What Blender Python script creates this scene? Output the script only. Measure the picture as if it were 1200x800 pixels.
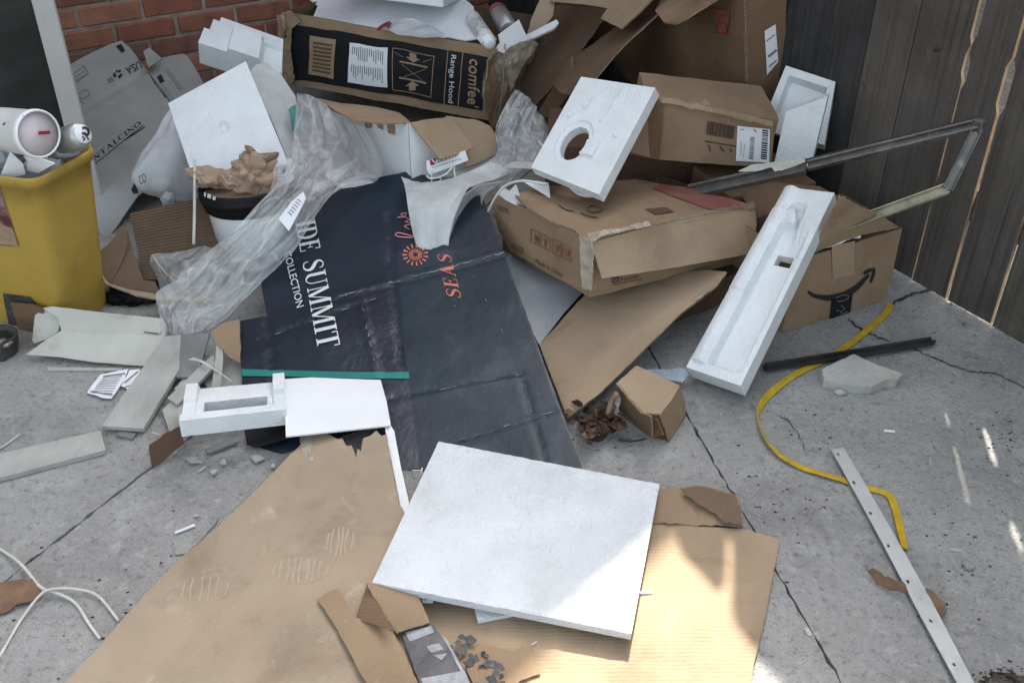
import bpy, bmesh, math, random
from mathutils import Vector, Matrix, Euler, noise
from mathutils.geometry import delaunay_2d_cdt

R = math.radians
for o in list(bpy.data.objects):
    bpy.data.objects.remove(o)
SC = bpy.context.scene
COL = SC.collection

# ------------------------------------------------------------------ camera
CAM_H, PITCH, FPX = 1.5, R(34.5), 1200.0
SI, CO = math.sin(PITCH), math.cos(PITCH)
cam = bpy.data.cameras.new('camera')
cam.sensor_width = 36
cam.lens = 36
cam.clip_start = 0.05
cam.clip_end = 2000
camo = bpy.data.objects.new('camera', cam)
COL.objects.link(camo)
camo.location = (0, 0, CAM_H)
camo.rotation_euler = (R(90) - PITCH, 0, 0)
SC.camera = camo

# ------------------------------------------------------------------ light
SUN_EL, SUN_AZ = R(44), R(10.8)          # azimuth from +Y towards +X
w = bpy.data.worlds.new('World')
SC.world = w
w.use_nodes = True
wn = w.node_tree.nodes
sky = wn.new('ShaderNodeTexSky')
sky.sky_type = 'NISHITA'
sky.sun_disc = False
sky.sun_elevation = SUN_EL
sky.sun_rotation = SUN_AZ
sky.air_density = 1.0
sky.dust_density = 5.0
sky.ozone_density = 1.2
bg = wn['Background']
bg.inputs[1].default_value = 0.15
hs = wn.new('ShaderNodeHueSaturation')          # sky colour made paler and less blue, as a white balance
hs.inputs['Saturation'].default_value = .46
hs.inputs['Hue'].default_value = .478
w.node_tree.links.new(sky.outputs[0], hs.inputs['Color'])
w.node_tree.links.new(hs.outputs[0], bg.inputs[0])
sl = bpy.data.lights.new('sun', 'SUN')
sl.energy = 3.6
sl.angle = R(0.6)
sl.color = (1.0, 0.93, 0.82)
so = bpy.data.objects.new('sun', sl)
COL.objects.link(so)
sd = Vector((math.sin(SUN_AZ) * math.cos(SUN_EL), math.cos(SUN_AZ) * math.cos(SUN_EL), math.sin(SUN_EL)))
so.rotation_euler = sd.to_track_quat('Z', 'Y').to_euler()
so.location = (2, 6, 6)
SC.view_settings.view_transform = 'Standard'
SC.view_settings.look = 'None'
SC.view_settings.exposure = 1.86
SC.view_settings.gamma = 1

# ------------------------------------------------------------------ helpers
def ray(px, py):
    u, v = (px - 600) / FPX, (py - 400) / FPX
    return Vector((u, CO - SI * v, -(SI + CO * v)))
def G(px, py, h=0.0):
    d = ray(px, py)
    return Vector((0, 0, CAM_H)) + d * ((h - CAM_H) / d.z)
def W(px, py, Y):
    d = ray(px, py)
    return Vector((0, 0, CAM_H)) + d * (Y / d.y)

class Surf:
    """a plane through three points with a small relief; px() drops a picture ray on it"""
    def __init__(s, A, B, C, amp=0.0, scale=6.0, creases=(), fn=None, seed=0):
        s.O = Vector(A)
        U = (Vector(B) - s.O)
        N = U.cross(Vector(C) - s.O).normalized()
        if N.dot(Vector((0, 0, CAM_H)) - s.O) < 0:
            N = -N
        s.N = N
        s.U = U.normalized()
        s.V = N.cross(s.U)
        s.amp, s.scale, s.fn, s.seed = amp, scale, fn, seed
        s.creases = [(s.px(*a), s.px(*b), d, wd) for a, b, d, wd in creases]
    def px(s, x, y):
        d = ray(x, y)
        o = Vector((0, 0, CAM_H))
        t = (s.O - o).dot(s.N) / d.dot(s.N)
        p = o + d * t - s.O
        return Vector((p.dot(s.U), p.dot(s.V)))
    def of(s, P):
        p = Vector(P) - s.O
        return Vector((p.dot(s.U), p.dot(s.V)))
    def disp(s, q):
        z = 0.0
        if s.amp:
            p = Vector((q.x * s.scale + s.seed * 7.3, q.y * s.scale, s.seed * 3.1))
            z += s.amp * (noise.noise(p) + 0.4 * noise.noise(p * 2.7))
        for a, b, d, wd in s.creases:
            ab = b - a
            t = max(0, min(1, (q - a).dot(ab) / ab.length_squared))
            r = (q - a - ab * t).length
            if r < wd * 3:
                z += d * math.exp(-(r / wd) ** 2)
        if s.fn:
            z += s.fn(q)
        return z
    def at(s, q, off=0.0):
        return s.O + s.U * q.x + s.V * q.y + s.N * (s.disp(q) + off)

def wloc(o):
    p = Vector((0, 0, 0))
    while o:
        p += Vector(o.location)
        o = o.parent
    return p

def tag(o, label=None, cat=None, group=None, kind=None):
    if label: o['label'] = label
    if cat: o['category'] = cat
    if group: o['group'] = group
    if kind: o['kind'] = kind
    return o

def thing(name, label, cat, loc, group=None):
    o = bpy.data.objects.new(name, None)
    o.empty_display_size = 0.05
    COL.objects.link(o)
    o.location = loc
    return tag(o, label, cat, group)

def mk(name, verts, faces, mats, parent=None, smooth=False, uvs=None, fm=None):
    """one mesh object from world-space verts; origin at its base (or its parent's)"""
    verts = [Vector(v) for v in verts]
    if parent is not None:
        org = wloc(parent)
    else:
        n = len(verts)
        org = sum(verts, Vector()) / n
        org.z = min(v.z for v in verts)
    me = bpy.data.meshes.new(name)
    me.from_pydata([v - org for v in verts], [], faces)
    if not isinstance(mats, (list, tuple)):
        mats = [mats]
    for m in mats:
        me.materials.append(m)
    if fm:
        for p, i in zip(me.polygons, fm):
            p.material_index = i
    if uvs:
        ul = me.uv_layers.new(name='UVMap')
        for l in me.loops:
            ul.data[l.index].uv = uvs[l.vertex_index]
    if smooth:
        for p in me.polygons:
            p.use_smooth = True
    me.update()
    o = bpy.data.objects.new(name, me)
    COL.objects.link(o)
    if parent is not None:
        o.parent = parent
    else:
        o.location = org
    return o

def dens(poly, res, jag=0.0, seed=0, closed=True):
    out = []
    n = len(poly)
    for i in range(n if closed else n - 1):
        a, b = poly[i], poly[(i + 1) % n]
        L = (b - a).length
        k = max(1, int(L / res))
        nn = Vector((-(b - a).y, (b - a).x)).normalized() if L > 1e-9 else Vector((0, 0))
        for j in range(k):
            t = j / k
            p = a.lerp(b, t)
            if jag and j > 0:
                q = p * 60
                p = p + nn * jag * (noise.noise(Vector((q.x, q.y, seed))) * 1.4 + 0.6 * noise.noise(Vector((q.x * 3, q.y * 3, seed + 5))))
            out.append(p)
    return out

def inside(p, poly):
    c = False
    n = len(poly)
    j = n - 1
    for i in range(n):
        a, b = poly[i], poly[j]
        if (a.y > p.y) != (b.y > p.y) and p.x < (b.x - a.x) * (p.y - a.y) / (b.y - a.y) + a.x:
            c = not c
        j = i
    return c

def fill(outer, holes=(), res=None, seed=0):
    """constrained triangulation of an outline with an interior grid"""
    pts = list(outer)
    edges = [(i, (i + 1) % len(outer)) for i in range(len(outer))]
    for h in holes:
        k = len(pts)
        pts += list(h)
        edges += [(k + i, k + (i + 1) % len(h)) for i in range(len(h))]
    if res:
        rnd = random.Random(seed)
        x0, x1 = min(p.x for p in outer), max(p.x for p in outer)
        y0, y1 = min(p.y for p in outer), max(p.y for p in outer)
        res = max(res, math.sqrt((x1 - x0) * (y1 - y0) / 9000))
        y = y0 + res / 2
        while y < y1:
            x = x0 + res / 2
            while x < x1:
                p = Vector((x + rnd.uniform(-.2, .2) * res, y + rnd.uniform(-.2, .2) * res))
                if inside(p, outer) and not any(inside(p, h) for h in holes):
                    pts.append(p)
                x += res
            y += res
    v, e, f, *_ = delaunay_2d_cdt([Vector(p) for p in pts], edges, [], 1, 1e-6)
    tris = []
    for t in f:
        c = (v[t[0]] + v[t[1]] + v[t[2]]) / 3
        if any(inside(c, h) for h in holes):
            continue
        a, b, d = (v[i] for i in t[:3])
        if (b - a).cross(d - a) < 0:
            t = list(reversed(t))
        tris.append(tuple(t))
    return v, tris

def shell(name, S, outer, thick, mats, parent=None, holes=(), res=0.02, smooth=True, seed=0):
    """thick sheet: top on the surface S, edges and a back"""
    v, tris = fill(outer, holes, res, seed)
    n = len(v)
    top = [S.at(p) for p in v]
    bot = [S.at(p, -thick) for p in v]
    cnt = {}
    for t in tris:
        for i in range(3):
            cnt[(t[i], t[(i + 1) % 3])] = 1
    faces = [t for t in tris]
    fm = [0] * len(tris)
    mats = list(mats) if isinstance(mats, (list, tuple)) else [mats]
    be = min(1, len(mats) - 1)
    bb = min(2, len(mats) - 1)
    faces += [tuple(i + n for i in reversed(t)) for t in tris]
    fm += [bb] * len(tris)
    vt = top + bot
    uv = [(p.x, p.y) for p in v] * 2
    for (a, b) in cnt:
        if (b, a) not in cnt:
            k = len(vt)                       # own verts for the edge so that it shades crisp
            vt += [top[a], top[b], bot[b], bot[a]]
            uv += [(v[a].x, v[a].y), (v[b].x, v[b].y)] * 2
            faces.append((k, k + 3, k + 2, k + 1))
            fm.append(be)
    return mk(name, vt, faces, mats, parent, smooth, uv, fm)

def panel(name, S, px, thick, mats, parent=None, holes=(), res=0.02, jag=0.0, seed=0, smooth=True):
    outer = dens([S.px(*p) for p in px], res, jag, seed)
    if sum(outer[i - 1].cross(outer[i]) for i in range(len(outer))) < 0:
        outer.reverse()
    hs = [dens([S.px(*p) for p in h], res, jag, seed) for h in holes]
    o = shell(name, S, outer, thick, mats, parent, hs, res, smooth, seed)
    return o

def decal(name, S, polys, mat, parent, off=0.0012, res=0.03):
    """flat print: a list of outlines in plane coordinates, laid just above S"""
    vt, fc, uv = [], [], []
    for i, poly in enumerate(polys):
        outer = dens(poly, res)
        v, tris = fill(outer, (), res if max((p - poly[0]).length for p in poly) > res * 1.5 else None)
        k = len(vt)
        vt += [S.at(p, off + 0.00003 * (i % 7)) for p in v]
        uv += [(p.x, p.y) for p in v]
        fc += [tuple(a + k for a in t) for t in tris]
    o = mk(name, vt, fc, mat, parent, True, uv)
    if len(polys) > 1 and name in ('lettering', 'fine_print', 'print_patch', 'shoe_print'):
        o['kind'] = 'stuff'
    return o

def pxpoly(S, pts):
    return [S.px(*p) for p in pts]
def rects(S, quad, items):
    """rectangles (s0,t0,s1,t1) in the unit square of a picture quad TL,TR,BR,BL"""
    a, b, c, d = (S.px(*p) for p in quad)
    f = lambda s, t: a.lerp(b, s).lerp(d.lerp(c, s), t)
    return [[f(s0, t0), f(s1, t0), f(s1, t1), f(s0, t1)] for s0, t0, s1, t1 in items]

_txt = {}
def text_tris(body):
    if body not in _txt:
        cu = bpy.data.curves.new('lettering', 'FONT')
        cu.body = body
        cu.resolution_u = 3
        ob = bpy.data.objects.new('lettering', cu)
        COL.objects.link(ob)
        me = ob.to_mesh()
        me.calc_loop_triangles()
        v = [Vector((p.co.x, p.co.y)) for p in me.vertices]
        t = [tuple(l.vertices) for l in me.loop_triangles]
        ob.to_mesh_clear()
        bpy.data.objects.remove(ob)
        bpy.data.curves.remove(cu)
        _txt[body] = (v, t)
    return _txt[body]

def lay(name, S, v, tris, p0, p1, pc, mat, parent, off=0.0014, cap=None):
    """map flat glyph verts: box's lower left at p0, lower right at p1, cap height at pc (picture points)"""
    x0, x1 = min(p.x for p in v), max(p.x for p in v)
    y0 = 0.0
    y1 = cap or max(p.y for p in v)
    a, b, c = S.px(*p0), S.px(*p1), S.px(*pc)
    vt = [S.at(a + (b - a) * ((p.x - x0) / (x1 - x0)) + (c - a) * ((p.y - y0) / (y1 - y0)), off) for p in v]
    n = S.N
    out = []
    for t in tris:
        A, B, C = (vt[i] for i in t)
        out.append(t if (B - A).cross(C - A).dot(n) > 0 else tuple(reversed(t)))
    return mk(name, vt, out, mat, parent)

def text(S, body, p0, p1, pc, mat, parent, off=0.0014, cap=0.69, name='lettering'):
    v, t = text_tris(body)
    return lay(name, S, v, t, p0, p1, pc, mat, parent, off, cap)

# a small serif alphabet (upright stems with slab serifs and modelled curves)
def ribbon2(pts, ws):
    v, f = [], []
    n = len(pts)
    pts = [Vector((p[0], p[1])) for p in pts]
    for i, p in enumerate(pts):
        a, b = pts[max(0, i - 1)], pts[min(n - 1, i + 1)]
        d = (b - a).normalized()
        nn = Vector((-d.y, d.x)) * ws[i] / 2
        v += [p + nn, p - nn]
        if i:
            k = 2 * i
            f += [(k - 2, k - 1, k + 1), (k - 2, k + 1, k)]
    return v, f
TK, TN = 0.17, 0.05
def _bar(x0, y0, x1, y1):
    return [Vector((x0, y0)), Vector((x1, y0)), Vector((x1, y1)), Vector((x0, y1))], [(0, 1, 2), (0, 2, 3)]
def _stem(x, w=TK, y0=0, y1=1, sl=.09, sr=.09, bot=True, top=True):
    o = [_bar(x, y0 + TN * bot, x + w, y1 - TN * top)]
    if bot: o.append(_bar(x - sl, y0, x + w + sr, y0 + TN))
    if top: o.append(_bar(x - sl, y1 - TN, x + w + sr, y1))
    return o
def _arc(cx, cy, rx, ry, a0, a1, n=16, thick=TK, thin=TN):
    p, ws = [], []
    for i in range(n + 1):
        a = R(a0 + (a1 - a0) * i / n)
        p.append(Vector((cx + rx * math.cos(a), cy + ry * math.sin(a))))
        ws.append(thin + (thick - thin) * abs(math.cos(a)) ** 1.3)
    return ribbon2(p, ws)
def _line(x0, y0, x1, y1, w):
    return ribbon2([Vector((x0, y0)), Vector((x1, y1))], [w, w])
def glyph(c):
    if c == 'I': return _stem(.09), .35
    if c == 'D': return _stem(.09, sr=0) + [_bar(.26, 0, .36, TN), _bar(.26, 1 - TN, .36, 1), _arc(.36, .5, .31, .475, -90, 90)], .80
    if c == 'E': return _stem(.09, sr=0) + [_bar(.26, 0, .60, TN), _bar(.26, 1 - TN, .58, 1), _bar(.55, TN, .60, .27), _bar(.53, .75, .58, 1 - TN), _bar(.26, .5, .46, .5 + TN), _bar(.42, .38, .46, .66)], .68
    if c == 'T': return _stem(.29, top=False) + [_bar(.02, 1 - TN, .73, 1), _bar(.02, .74, .07, 1 - TN), _bar(.68, .74, .73, 1 - TN)], .76
    if c == 'U': return [_bar(.09, .36, .25, 1 - TN), _bar(0, 1 - TN, .34, 1), _bar(.61, .36, .66, 1 - TN), _bar(.52, 1 - TN, .76, 1), _arc(.40, .36, .25, .33, 180, 270, thick=TK - .02), _arc(.40, .36, .235, .33, 270, 360, thick=TN)], .80
    if c == 'M': return [_bar(.10, TN, .15, 1 - TN), _bar(0, 0, .25, TN), _bar(0, 1 - TN, .2, 1), _line(.17, 1, .46, .02, .15), _line(.80, 1, .47, .02, .05), _bar(.76, TN, .92, 1 - TN), _bar(.67, 0, 1.0, TN), _bar(.78, 1 - TN, 1.0, 1)], 1.04
    if c == 'N': return [_bar(.10, TN, .15, 1 - TN), _bar(0, 0, .25, TN), _bar(0, 1 - TN, .2, 1), _line(.15, 1, .68, .02, .16), _bar(.68, .05, .73, 1 - TN), _bar(.58, 1 - TN, .83, 1)], .87
    if c == 'A': return [_line(.40, 1, .12, 0, .05), _line(.40, 1, .70, 0, .17), _bar(.0, 0, .24, TN), _bar(.56, 0, .86, TN), _bar(.22, .32, .56, .32 + TN)], .88
    if c == 'L': return _stem(.09, sr=0) + [_bar(.26, 0, .58, TN), _bar(.53, TN, .58, .3), _bar(.26, 1 - TN, .34, 1)], .64
    if c == 'O': return [_arc(.42, .5, .35, .475, 0, 360, 30)], .86
    if c == 'C': return [_arc(.42, .5, .35, .475, 50, 310, 24), _bar(.62, .70, .67, 1)], .76
    if c == 'S':
        pts = [(.52, .76), (.50, .90), (.30, .97), (.13, .86), (.12, .72), (.22, .60), (.40, .48), (.52, .36), (.54, .20), (.42, .05), (.26, .03), (.09, .09), (.06, .27)]
        ws = [.04, .06, .05, .09, .12, .16, .18, .16, .12, .08, .05, .06, .04]
        P = [Vector(p) for p in pts]
        PP, WW = [], []
        for i in range(len(P) - 1):
            a, b, c2, d = P[max(0, i - 1)], P[i], P[i + 1], P[min(len(P) - 1, i + 2)]
            for j in range(4):
                t = j / 4
                PP.append(.5 * (2 * b + (c2 - a) * t + (2 * a - 5 * b + 4 * c2 - d) * t * t + (3 * b - a - 3 * c2 + d) * t ** 3))
                WW.append(ws[i] + (ws[i + 1] - ws[i]) * t)
        PP.append(P[-1]); WW.append(ws[-1])
        return [ribbon2(PP, WW)], .64
    return [], .42
def serif(S, body, p0, p1, pc, mat, parent, gap=.07, off=0.0014):
    v, t, x = [], [], 0.0
    for c in body:
        parts, adv = glyph(c)
        for pv, pf in parts:
            k = len(v)
            v += [Vector((q.x + x, q.y)) for q in pv]
            t += [tuple(i + k for i in f) for f in pf]
        x += adv + gap
    return lay('lettering', S, v, t, p0, p1, pc, mat, parent, off, 1.0)

def relief(name, P00, P10, P11, P01, nx, ny, hf, thick, mat, parent=None, mask=None, smooth=False, uv=True):
    """moulded block: a grid over a quad, raised by hf(s,t) along the normal, with a flat back and real through-holes"""
    P00, P10, P11, P01 = map(Vector, (P00, P10, P11, P01))
    N = (P10 - P00).cross(P01 - P00).normalized()
    if N.dot(Vector((0, 0, CAM_H)) - P00) < 0:
        N = -N
    flip = (P10 - P00).cross(P01 - P00).dot(N) < 0
    Lx, Ly = (P10 - P00).length, (P01 - P00).length
    vt, uvs = [], []
    for j in range(ny + 1):
        for i in range(nx + 1):
            s, t = i / nx, j / ny
            vt.append(P00.lerp(P10, s).lerp(P01.lerp(P11, s), t) + N * hf(s, t))
            uvs.append((s * Lx, t * Ly))
    n = len(vt)
    for j in range(ny + 1):
        for i in range(nx + 1):
            s, t = i / nx, j / ny
            vt.append(P00.lerp(P10, s).lerp(P01.lerp(P11, s), t) - N * thick)
            uvs.append((s * Lx, t * Ly))
    on = lambda i, j: 0 <= i < nx and 0 <= j < ny and (mask is None or mask((i + .5) / nx, (j + .5) / ny))
    fc = []
    def q(*a):
        fc.append(tuple(reversed(a)) if flip else a)
    id_ = lambda i, j: j * (nx + 1) + i
    for j in range(ny):
        for i in range(nx):
            if not on(i, j):
                continue
            a, b, c, d = id_(i, j), id_(i + 1, j), id_(i + 1, j + 1), id_(i, j + 1)
            q(a, b, c, d)
            q(d + n, c + n, b + n, a + n)
            def side(e, g):
                k = len(vt)
                vt.extend([vt[e], vt[g], vt[g + n], vt[e + n]])
                uvs.extend([uvs[e], uvs[g], uvs[g], uvs[e]])
                q(k, k + 3, k + 2, k + 1)
            if not on(i, j - 1): side(a, b)
            if not on(i + 1, j): side(b, c)
            if not on(i, j + 1): side(c, d)
            if not on(i - 1, j): side(d, a)
    return mk(name, vt, fc, mat, parent, smooth, uvs)

def cat(pts, per=6):
    """smooth path through points"""
    P = [Vector(p) for p in pts]
    out = []
    for i in range(len(P) - 1):
        a, b, c, d = P[max(0, i - 1)], P[i], P[i + 1], P[min(len(P) - 1, i + 2)]
        for j in range(per):
            t = j / per
            out.append(.5 * (2 * b + (c - a) * t + (2 * a - 5 * b + 4 * c - d) * t * t + (3 * b - a - 3 * c + d) * t ** 3))
    out.append(P[-1])
    return out

def tube(name, pts, r, mat, parent=None, seg=7, per=5):
    P = cat(pts, per) if per > 1 else [Vector(p) for p in pts]
    vt, fc = [], []
    n = len(P)
    for i, p in enumerate(P):
        d = (P[min(n - 1, i + 1)] - P[max(0, i - 1)]).normalized()
        a = d.cross(Vector((0, 0, 1)))
        if a.length < 1e-3: a = Vector((1, 0, 0))
        a.normalize()
        b = d.cross(a)
        rr = r(i / (n - 1)) if callable(r) else r
        for k in range(seg):
            an = 2 * math.pi * k / seg
            vt.append(p + a * math.cos(an) * rr + b * math.sin(an) * rr)
    for i in range(n - 1):
        for k in range(seg):
            fc.append((i * seg + k, (i + 1) * seg + k, (i + 1) * seg + (k + 1) % seg, i * seg + (k + 1) % seg))
    fc.append(tuple(range(seg)))
    fc.append(tuple(reversed(range((n - 1) * seg, n * seg))))
    return mk(name, vt, fc, mat, parent, True)

def strap(name, pts, width, thick, mat, parent=None, twist=None, per=6):
    P = cat(pts, per)
    n = len(P)
    vt, fc, uv = [], [], []
    L = 0
    for i, p in enumerate(P):
        d = (P[min(n - 1, i + 1)] - P[max(0, i - 1)]).normalized()
        a = d.cross(Vector((0, 0, 1))).normalized()
        tw = twist(i / (n - 1)) if twist else 0
        up = a.cross(d)
        a2 = a * math.cos(tw) + up * math.sin(tw)
        nn = (up * math.cos(tw) - a * math.sin(tw)) * thick / 2
        lift = Vector((0, 0, abs(math.sin(tw)) * width / 2))
        if i: L += (p - P[i - 1]).length
        for sx, sn in ((-1, 1), (1, 1), (1, -1), (-1, -1)):
            vt.append(p + a2 * sx * width / 2 + nn * sn + lift)
            uv.append((sx * width / 2, L))
        if i:
            k = 4 * i
            for e in range(4):
                f = (e + 1) % 4
                fc.append((k - 4 + e, k - 4 + f, k + f, k + e))
    fc.append((0, 3, 2, 1))
    k = 4 * (n - 1)
    fc.append((k, k + 1, k + 2, k + 3))
    return mk(name, vt, fc, mat, parent, False, uv)

def lathe(name, A, B, prof, mat, parent=None, seg=28, wob=0.0, smooth=True, closed=True):
    """turn a profile [(dist along A->B, radius)] round the axis A->B"""
    A, B = Vector(A), Vector(B)
    d = (B - A).normalized()
    a = d.cross(Vector((0, 0, 1)))
    if a.length < 1e-3: a = Vector((1, 0, 0))
    a.normalize()
    b = d.cross(a)
    vt, fc = [], []
    for i, (h, r) in enumerate(prof):
        for k in range(seg):
            an = 2 * math.pi * k / seg
            rr = r
            if wob:
                rr += wob * noise.noise(Vector((math.cos(an) * 2, math.sin(an) * 2, h * 9)))
            vt.append(A + d * h + (a * math.cos(an) + b * math.sin(an)) * rr)
    for i in range(len(prof) - 1):
        for k in range(seg):
            fc.append((i * seg + k, i * seg + (k + 1) % seg, (i + 1) * seg + (k + 1) % seg, (i + 1) * seg + k))
    if closed:
        fc.append(tuple(reversed(range(seg))))
        fc.append(tuple(range((len(prof) - 1) * seg, len(prof) * seg)))
    o = mk(name, vt, fc, mat, parent, smooth)
    return o

def block(name, c, rot, dims, mat, parent=None, bev=0.002, taper=None, noise_amp=0.0):
    """a bevelled bar or brick: centre, euler, size"""
    bm = bmesh.new()
    bmesh.ops.create_cube(bm, size=1)
    for v in bm.verts:
        v.co = Vector((v.co.x * dims[0], v.co.y * dims[1], v.co.z * dims[2]))
    if bev:
        bmesh.ops.bevel(bm, geom=list(bm.edges), offset=bev, segments=1, affect='EDGES')
    M = Euler(rot).to_matrix() if not isinstance(rot, Matrix) else rot
    vt = [M @ v.co + Vector(c) for v in bm.verts]
    if noise_amp:
        vt = [p + noise.noise_vector(p * 25) * noise_amp for p in vt]
    bm.verts.index_update()
    fc = [tuple(v.index for v in f.verts) for f in bm.faces]
    bm.free()
    return mk(name, vt, fc, mat, parent)

def beam(name, A, B, wd, ht, mat, parent=None, up=(0, 0, 1), bev=0.001, off=(0, 0)):
    """a bar from A to B: width across, height along up; off shifts it across / up"""
    A, B = Vector(A), Vector(B)
    d = B - A
    x = d.normalized()
    y = Vector(up).cross(x).normalized()
    z = x.cross(y)
    M = Matrix((x, y, z)).transposed()
    return block(name, (A + B) / 2 + y * off[0] + z * off[1], M, (d.length, wd, ht), mat, parent, bev)

def loft(name, rows, mat, parent=None, nu=5, nv=24, thick=0.0012, amp=0.004, scale=18, smooth=True, seed=0, pleat=0.0, npl=9, lobe=2.5, crumple=None):
    """flexible sheet through rows of points, creased by noise"""
    rows = [[Vector(p) for p in r] for r in rows]
    m = len(rows[0])
    # smooth along each column, then across
    cols = [cat([r[k] for r in rows], nu) for k in range(m)]
    vt = []
    nr = len(cols[0])
    grid = []
    for i in range(nr):
        line = cat([c[i] for c in cols], max(2, nv // (m - 1)))
        grid.append(line)
    nc = len(grid[0])
    uv = []
    for i in range(nr):
        for j in range(nc):
            p = grid[i][j]
            a = grid[min(nr - 1, i + 1)][j] - grid[max(0, i - 1)][j]
            b = grid[i][min(nc - 1, j + 1)] - grid[i][max(0, j - 1)]
            nn = a.cross(b)
            nn = nn.normalized() if nn.length > 1e-9 else Vector((0, 0, 1))
            q = p * scale + Vector((seed * 3.7, 0, seed))
            dz = noise.noise(q) + .5 * abs(noise.noise(q * 2.3)) - 0.6 * abs(noise.noise(Vector((q.x * .6 + q.y * 1.9, q.y * .3, q.z * .5))))
            if pleat:
                a_ = noise.noise(Vector((j / nc * npl, i / nr * lobe, seed * 2.1)))
                b_ = noise.noise(Vector((j / nc * npl * 2.3 + 4, i / nr * lobe * 1.7, seed * 2.1)))
                p = p + nn * pleat * (a_ * 1.6 + .45 * (1 - abs(b_) * 3.0))
            if crumple:
                q = Vector((i / nr * crumple[1], j / nc * crumple[2], seed * 1.3))
                q = q + noise.noise_vector(q * 1.1) * .5
                f1 = noise.voronoi(q)[0]
                f2 = noise.voronoi(Vector((q.x * 2.1 + 5, q.y * 2.3, seed)))[0]
                p = p + nn * crumple[0] * ((f1[0] - .5) + .45 * (f2[0] - .5) - .25 * min(.25, f1[1] - f1[0]) / .25)
            vt.append(p + nn * dz * amp)
            uv.append((i / nr, j / nc))
    fc = []
    for i in range(nr - 1):
        for j in range(nc - 1):
            fc.append((i * nc + j, i * nc + j + 1, (i + 1) * nc + j + 1, (i + 1) * nc + j))
    o = mk(name, vt, fc, mat, parent, smooth, uv)
    if thick:
        md = o.modifiers.new('thickness', 'SOLIDIFY')
        md.thickness = thick
        md.offset = 0
    return o

def blob(name, c, rad, mat, parent=None, amp=0.2, scale=3.0, sub=4, rot=(0, 0, 0), flat=None, seed=0, ridged=False, facet=False):
    bm = bmesh.new()
    bmesh.ops.create_icosphere(bm, subdivisions=sub, radius=1)
    M = Euler(rot).to_matrix()
    vt = []
    for v in bm.verts:
        d = v.co.normalized()
        q = d * scale + Vector((seed * 5.1, seed, -seed))
        n = noise.noise(q) + .5 * noise.noise(q * 2.1)
        if ridged:
            n = -abs(noise.noise(q)) * 1.3 + .35 - .7 * abs(noise.noise(q * 2.4))
        if facet:
            vo = noise.voronoi(q * .8)[0]
            n = (vo[0] - .55) * 1.5 + .5 * (noise.voronoi(q * 1.9)[0][0] - .5)
        p = d * (1 + amp * n)
        p = Vector((p.x * rad[0], p.y * rad[1], p.z * rad[2]))
        vt.append(M @ p + Vector(c))
    bm.verts.index_update()
    fc = [tuple(x.index for x in f.verts) for f in bm.faces]
    bm.free()
    return mk(name, vt, fc, mat, parent, True)

def carton(name, c, rot, dims, mats, parent, thick=0.004, open_top=True, cuts=7, amp=0.003, seed=0, skip=(), lean=None):
    """a box of walls with thickness; returns (object, surf(face)) so that print can follow its dents"""
    M = Euler([R(a) for a in rot]).to_matrix()
    c = Vector(c)
    hx, hy, hz = (d / 2 for d in dims)
    def wob(p):
        q = p * 7 + Vector((seed * 4.1, 0, seed))
        return noise.noise_vector(q) * amp + noise.noise_vector(q * 3) * amp * .35
    def xf(l):
        if lean: l = lean(l)
        p = M @ l + c
        return p + wob(p)
    fcs = {'F': ((-hx, -hy, -hz), (hx, -hy, -hz), (-hx, -hy, hz)), 'K': ((hx, hy, -hz), (-hx, hy, -hz), (hx, hy, hz)),
           'L': ((-hx, hy, -hz), (-hx, -hy, -hz), (-hx, hy, hz)), 'R': ((hx, -hy, -hz), (hx, hy, -hz), (hx, -hy, hz)),
           'D': ((-hx, hy, -hz), (hx, hy, -hz), (-hx, -hy, -hz)), 'T': ((-hx, -hy, hz), (hx, -hy, hz), (-hx, hy, hz))}
    vt, fc, uv, key = [], [], [], {}
    for k, (a, b, d) in fcs.items():
        if (k == 'T' and open_top) or k in skip:
            continue
        a, b, d = Vector(a), Vector(b), Vector(d)
        Lu, Lv = (b - a).length, (d - a).length
        n = cuts
        ids = {}
        for j in range(n + 1):
            for i in range(n + 1):
                l = a + (b - a) * (i / n) + (d - a) * (j / n)
                kk = (round(l.x, 5), round(l.y, 5), round(l.z, 5))
                if kk not in key:
                    key[kk] = len(vt)
                    vt.append(xf(l))
                ids[i, j] = key[kk]
        for j in range(n):
            for i in range(n):
                fc.append((ids[i, j], ids[i + 1, j], ids[i + 1, j + 1], ids[i, j + 1]))
                uv.append([(Lu * (i + e) / n, Lv * (j + g) / n) for e, g in ((0, 0), (1, 0), (1, 1), (0, 1))])
    o = mk(name, vt, fc, mats, parent)
    ul = o.data.uv_layers.new(name='UVMap')
    for p in o.data.polygons:
        for li, q in zip(p.loop_indices, uv[p.index]):
            ul.data[li].uv = q
    md = o.modifiers.new('board', 'SOLIDIFY')
    md.thickness = thick
    md.offset = -1
    if len(o.data.materials) > 1:
        md.material_offset = 1
        md.material_offset_rim = 1
    class FaceSurf(Surf):
        def at(s, q, off=0.0):
            p = s.O + s.U * q.x + s.V * q.y
            return p + wob(p) + s.N * off
        def disp(s, q): return 0.0
    def face(k):
        a, b, d = (Vector(x) for x in fcs[k])
        if lean: a, b, d = lean(a), lean(b), lean(d)
        return FaceSurf(M @ a + c, M @ b + c, M @ d + c)
    return o, face

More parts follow.
